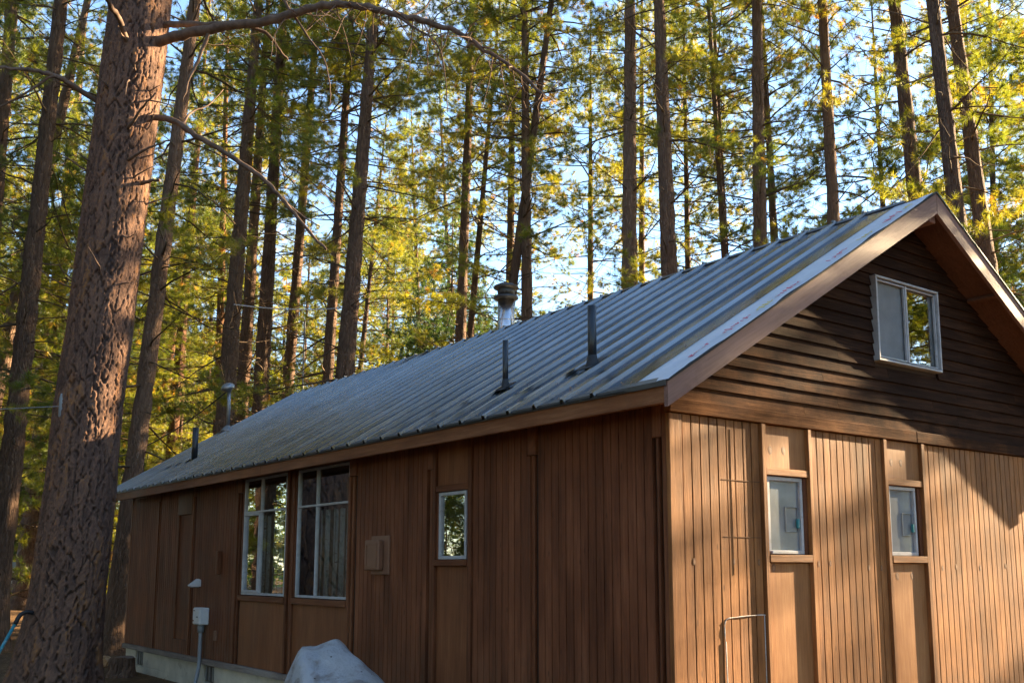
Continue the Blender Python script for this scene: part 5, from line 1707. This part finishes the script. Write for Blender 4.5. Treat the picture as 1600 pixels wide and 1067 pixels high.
# insulator and cables
t = thing('insulator', 'grey cable clamp fixed on the left side of the huge trunk', 'cable clamp', (-1.99, 8.70, 3.62))
V, F = lathe([(0.02, -0.15), (0.035, -0.13), (0.035, 0.10), (0.025, 0.14), (0.02, 0.16)], 12); mesh_obj('body', V, F, M['grey_plastic'], t, True)
V, F = tube([(0.0, 0.0, 0.03), (0.12, 0.06, 0.03), (0.36, 0.16, 0.03)], 0.015, 6); mesh_obj('bracket', V, F, M['galv'], t)
def cable(name, p0, p1, sag, r, mat, label):
    p0 = np.array(p0, float); p1 = np.array(p1, float)
    pts = [p0 + (p1 - p0) * u - np.array((0, 0, sag * 4 * u * (1 - u))) for u in np.linspace(0, 1, 14)]
    V, F = tube(pts, r, 6)
    o = mesh_obj(name, [p - p0 for p in map(np.array, V)], F, mat, None, True, tuple(p0))
    tag(o, label, 'cable')
cable('overhead_cable', (3.9, 18.4, 7.90), (7.05, 18.05, 8.27), 0.10, 0.014, M['cable'], 'pale overhead cable stretched between pines above the roof')
cable('service_cable', (-1.99, 8.70, 3.62), (-8.5, 15.0, 4.3), 0.25, 0.005, M['grey_plastic'], 'pale thin cable running left from the clamp on the huge trunk')
cable('drop_cable', (1.62, 12.56, 4.73), (1.9, 26.0, 4.7), 0.55, 0.014, M['black_cable'], 'black service cable sagging left from the mast on the roof')
t = thing('antenna_pole', 'thin grey antenna pole beside a grey pine above the far roof', 'antenna pole', (7.7, 22.6, 0.0))
V, F = tube([(0, 0, 0), (0, 0, 8.9)], 0.024, 8); mesh_obj('mast', V, F, M['galv'], t, True)
V, F = tube([(0, 0, 8.5), (-0.35, 0.2, 8.55)], 0.012, 6); mesh_obj('arm', V, F, M['galv'], t)

# camper trailer far behind on the left
t = thing('camper_trailer', 'white camper trailer parked far off among the pines at left', 'trailer', (4.4, 45.5, 0.0))
yaw = -0.55
t.rotation_euler = (0, 0, yaw)
prof = [(-2.0, 0.42), (-2.02, 1.5), (-1.9, 1.72), (-1.6, 1.78), (1.6, 1.78), (1.88, 1.66), (1.95, 1.3), (1.8, 0.55), (1.5, 0.42)]
V, F = prism(prof, 'y', -0.95, 0.95); mesh_obj('body', V, F, M['trailer_white'], t)
V, F = prism([(-1.98, 1.60), (-1.9, 1.80), (-1.6, 1.86), (1.6, 1.86), (1.9, 1.74), (1.9, 1.62)], 'y', -0.97, 0.97); mesh_obj('roof', V, F, M['trailer_blue'], t)
for xx in (-0.7, 0.3):
    V, F = joined_boxes([(xx, xx + 0.6, -0.965, -0.951, 1.05, 1.4)], 0.004)
    f = mesh_obj('window', V, F, M['dark_metal'], t)
for sy in (-0.9, 0.9):
    V, F = lathe([(0.12, -0.08), (0.30, -0.09), (0.33, -0.05), (0.33, 0.05), (0.30, 0.09), (0.12, 0.08)], 20)
    wv = mesh_obj('wheel', V, F, M['black_rubber'], t, True, (0.2, sy, 0.33)); wv.rotation_euler = (math.pi / 2, 0, 0)
    V, F = lathe([(0.02, -0.095), (0.16, -0.093), (0.17, 0.0), (0.16, 0.093), (0.02, 0.095)], 16)
    mesh_obj('rim', V, F, M['galv'], wv, True)
# rail fence glimpsed past the far corner
t = thing('rail_fence', 'low wooden rail fence far behind the left corner of the cabin', 'fence', (6.5, 33.0, 0.0))
t.rotation_euler = (0, 0, -0.65)
for k in range(-4, 5):
    V, F = joined_boxes([(k * 0.5 - .03, k * 0.5 + .03, -.03, .03, -0.2, 1.05)], 0.006); mesh_obj('picket' if k % 4 else 'post', V, F, M['rail_wood'], t)
for z in (0.35, 0.95):
    V, F = joined_boxes([(-2.1, 2.1, 0.031, 0.07, z, z + 0.09)], 0.006); mesh_obj('rail', V, F, M['rail_wood'], t)
print('needles', [x[2] for x in TALL + YOUNG + FIR], 'far', n_far, 'young', n_young)
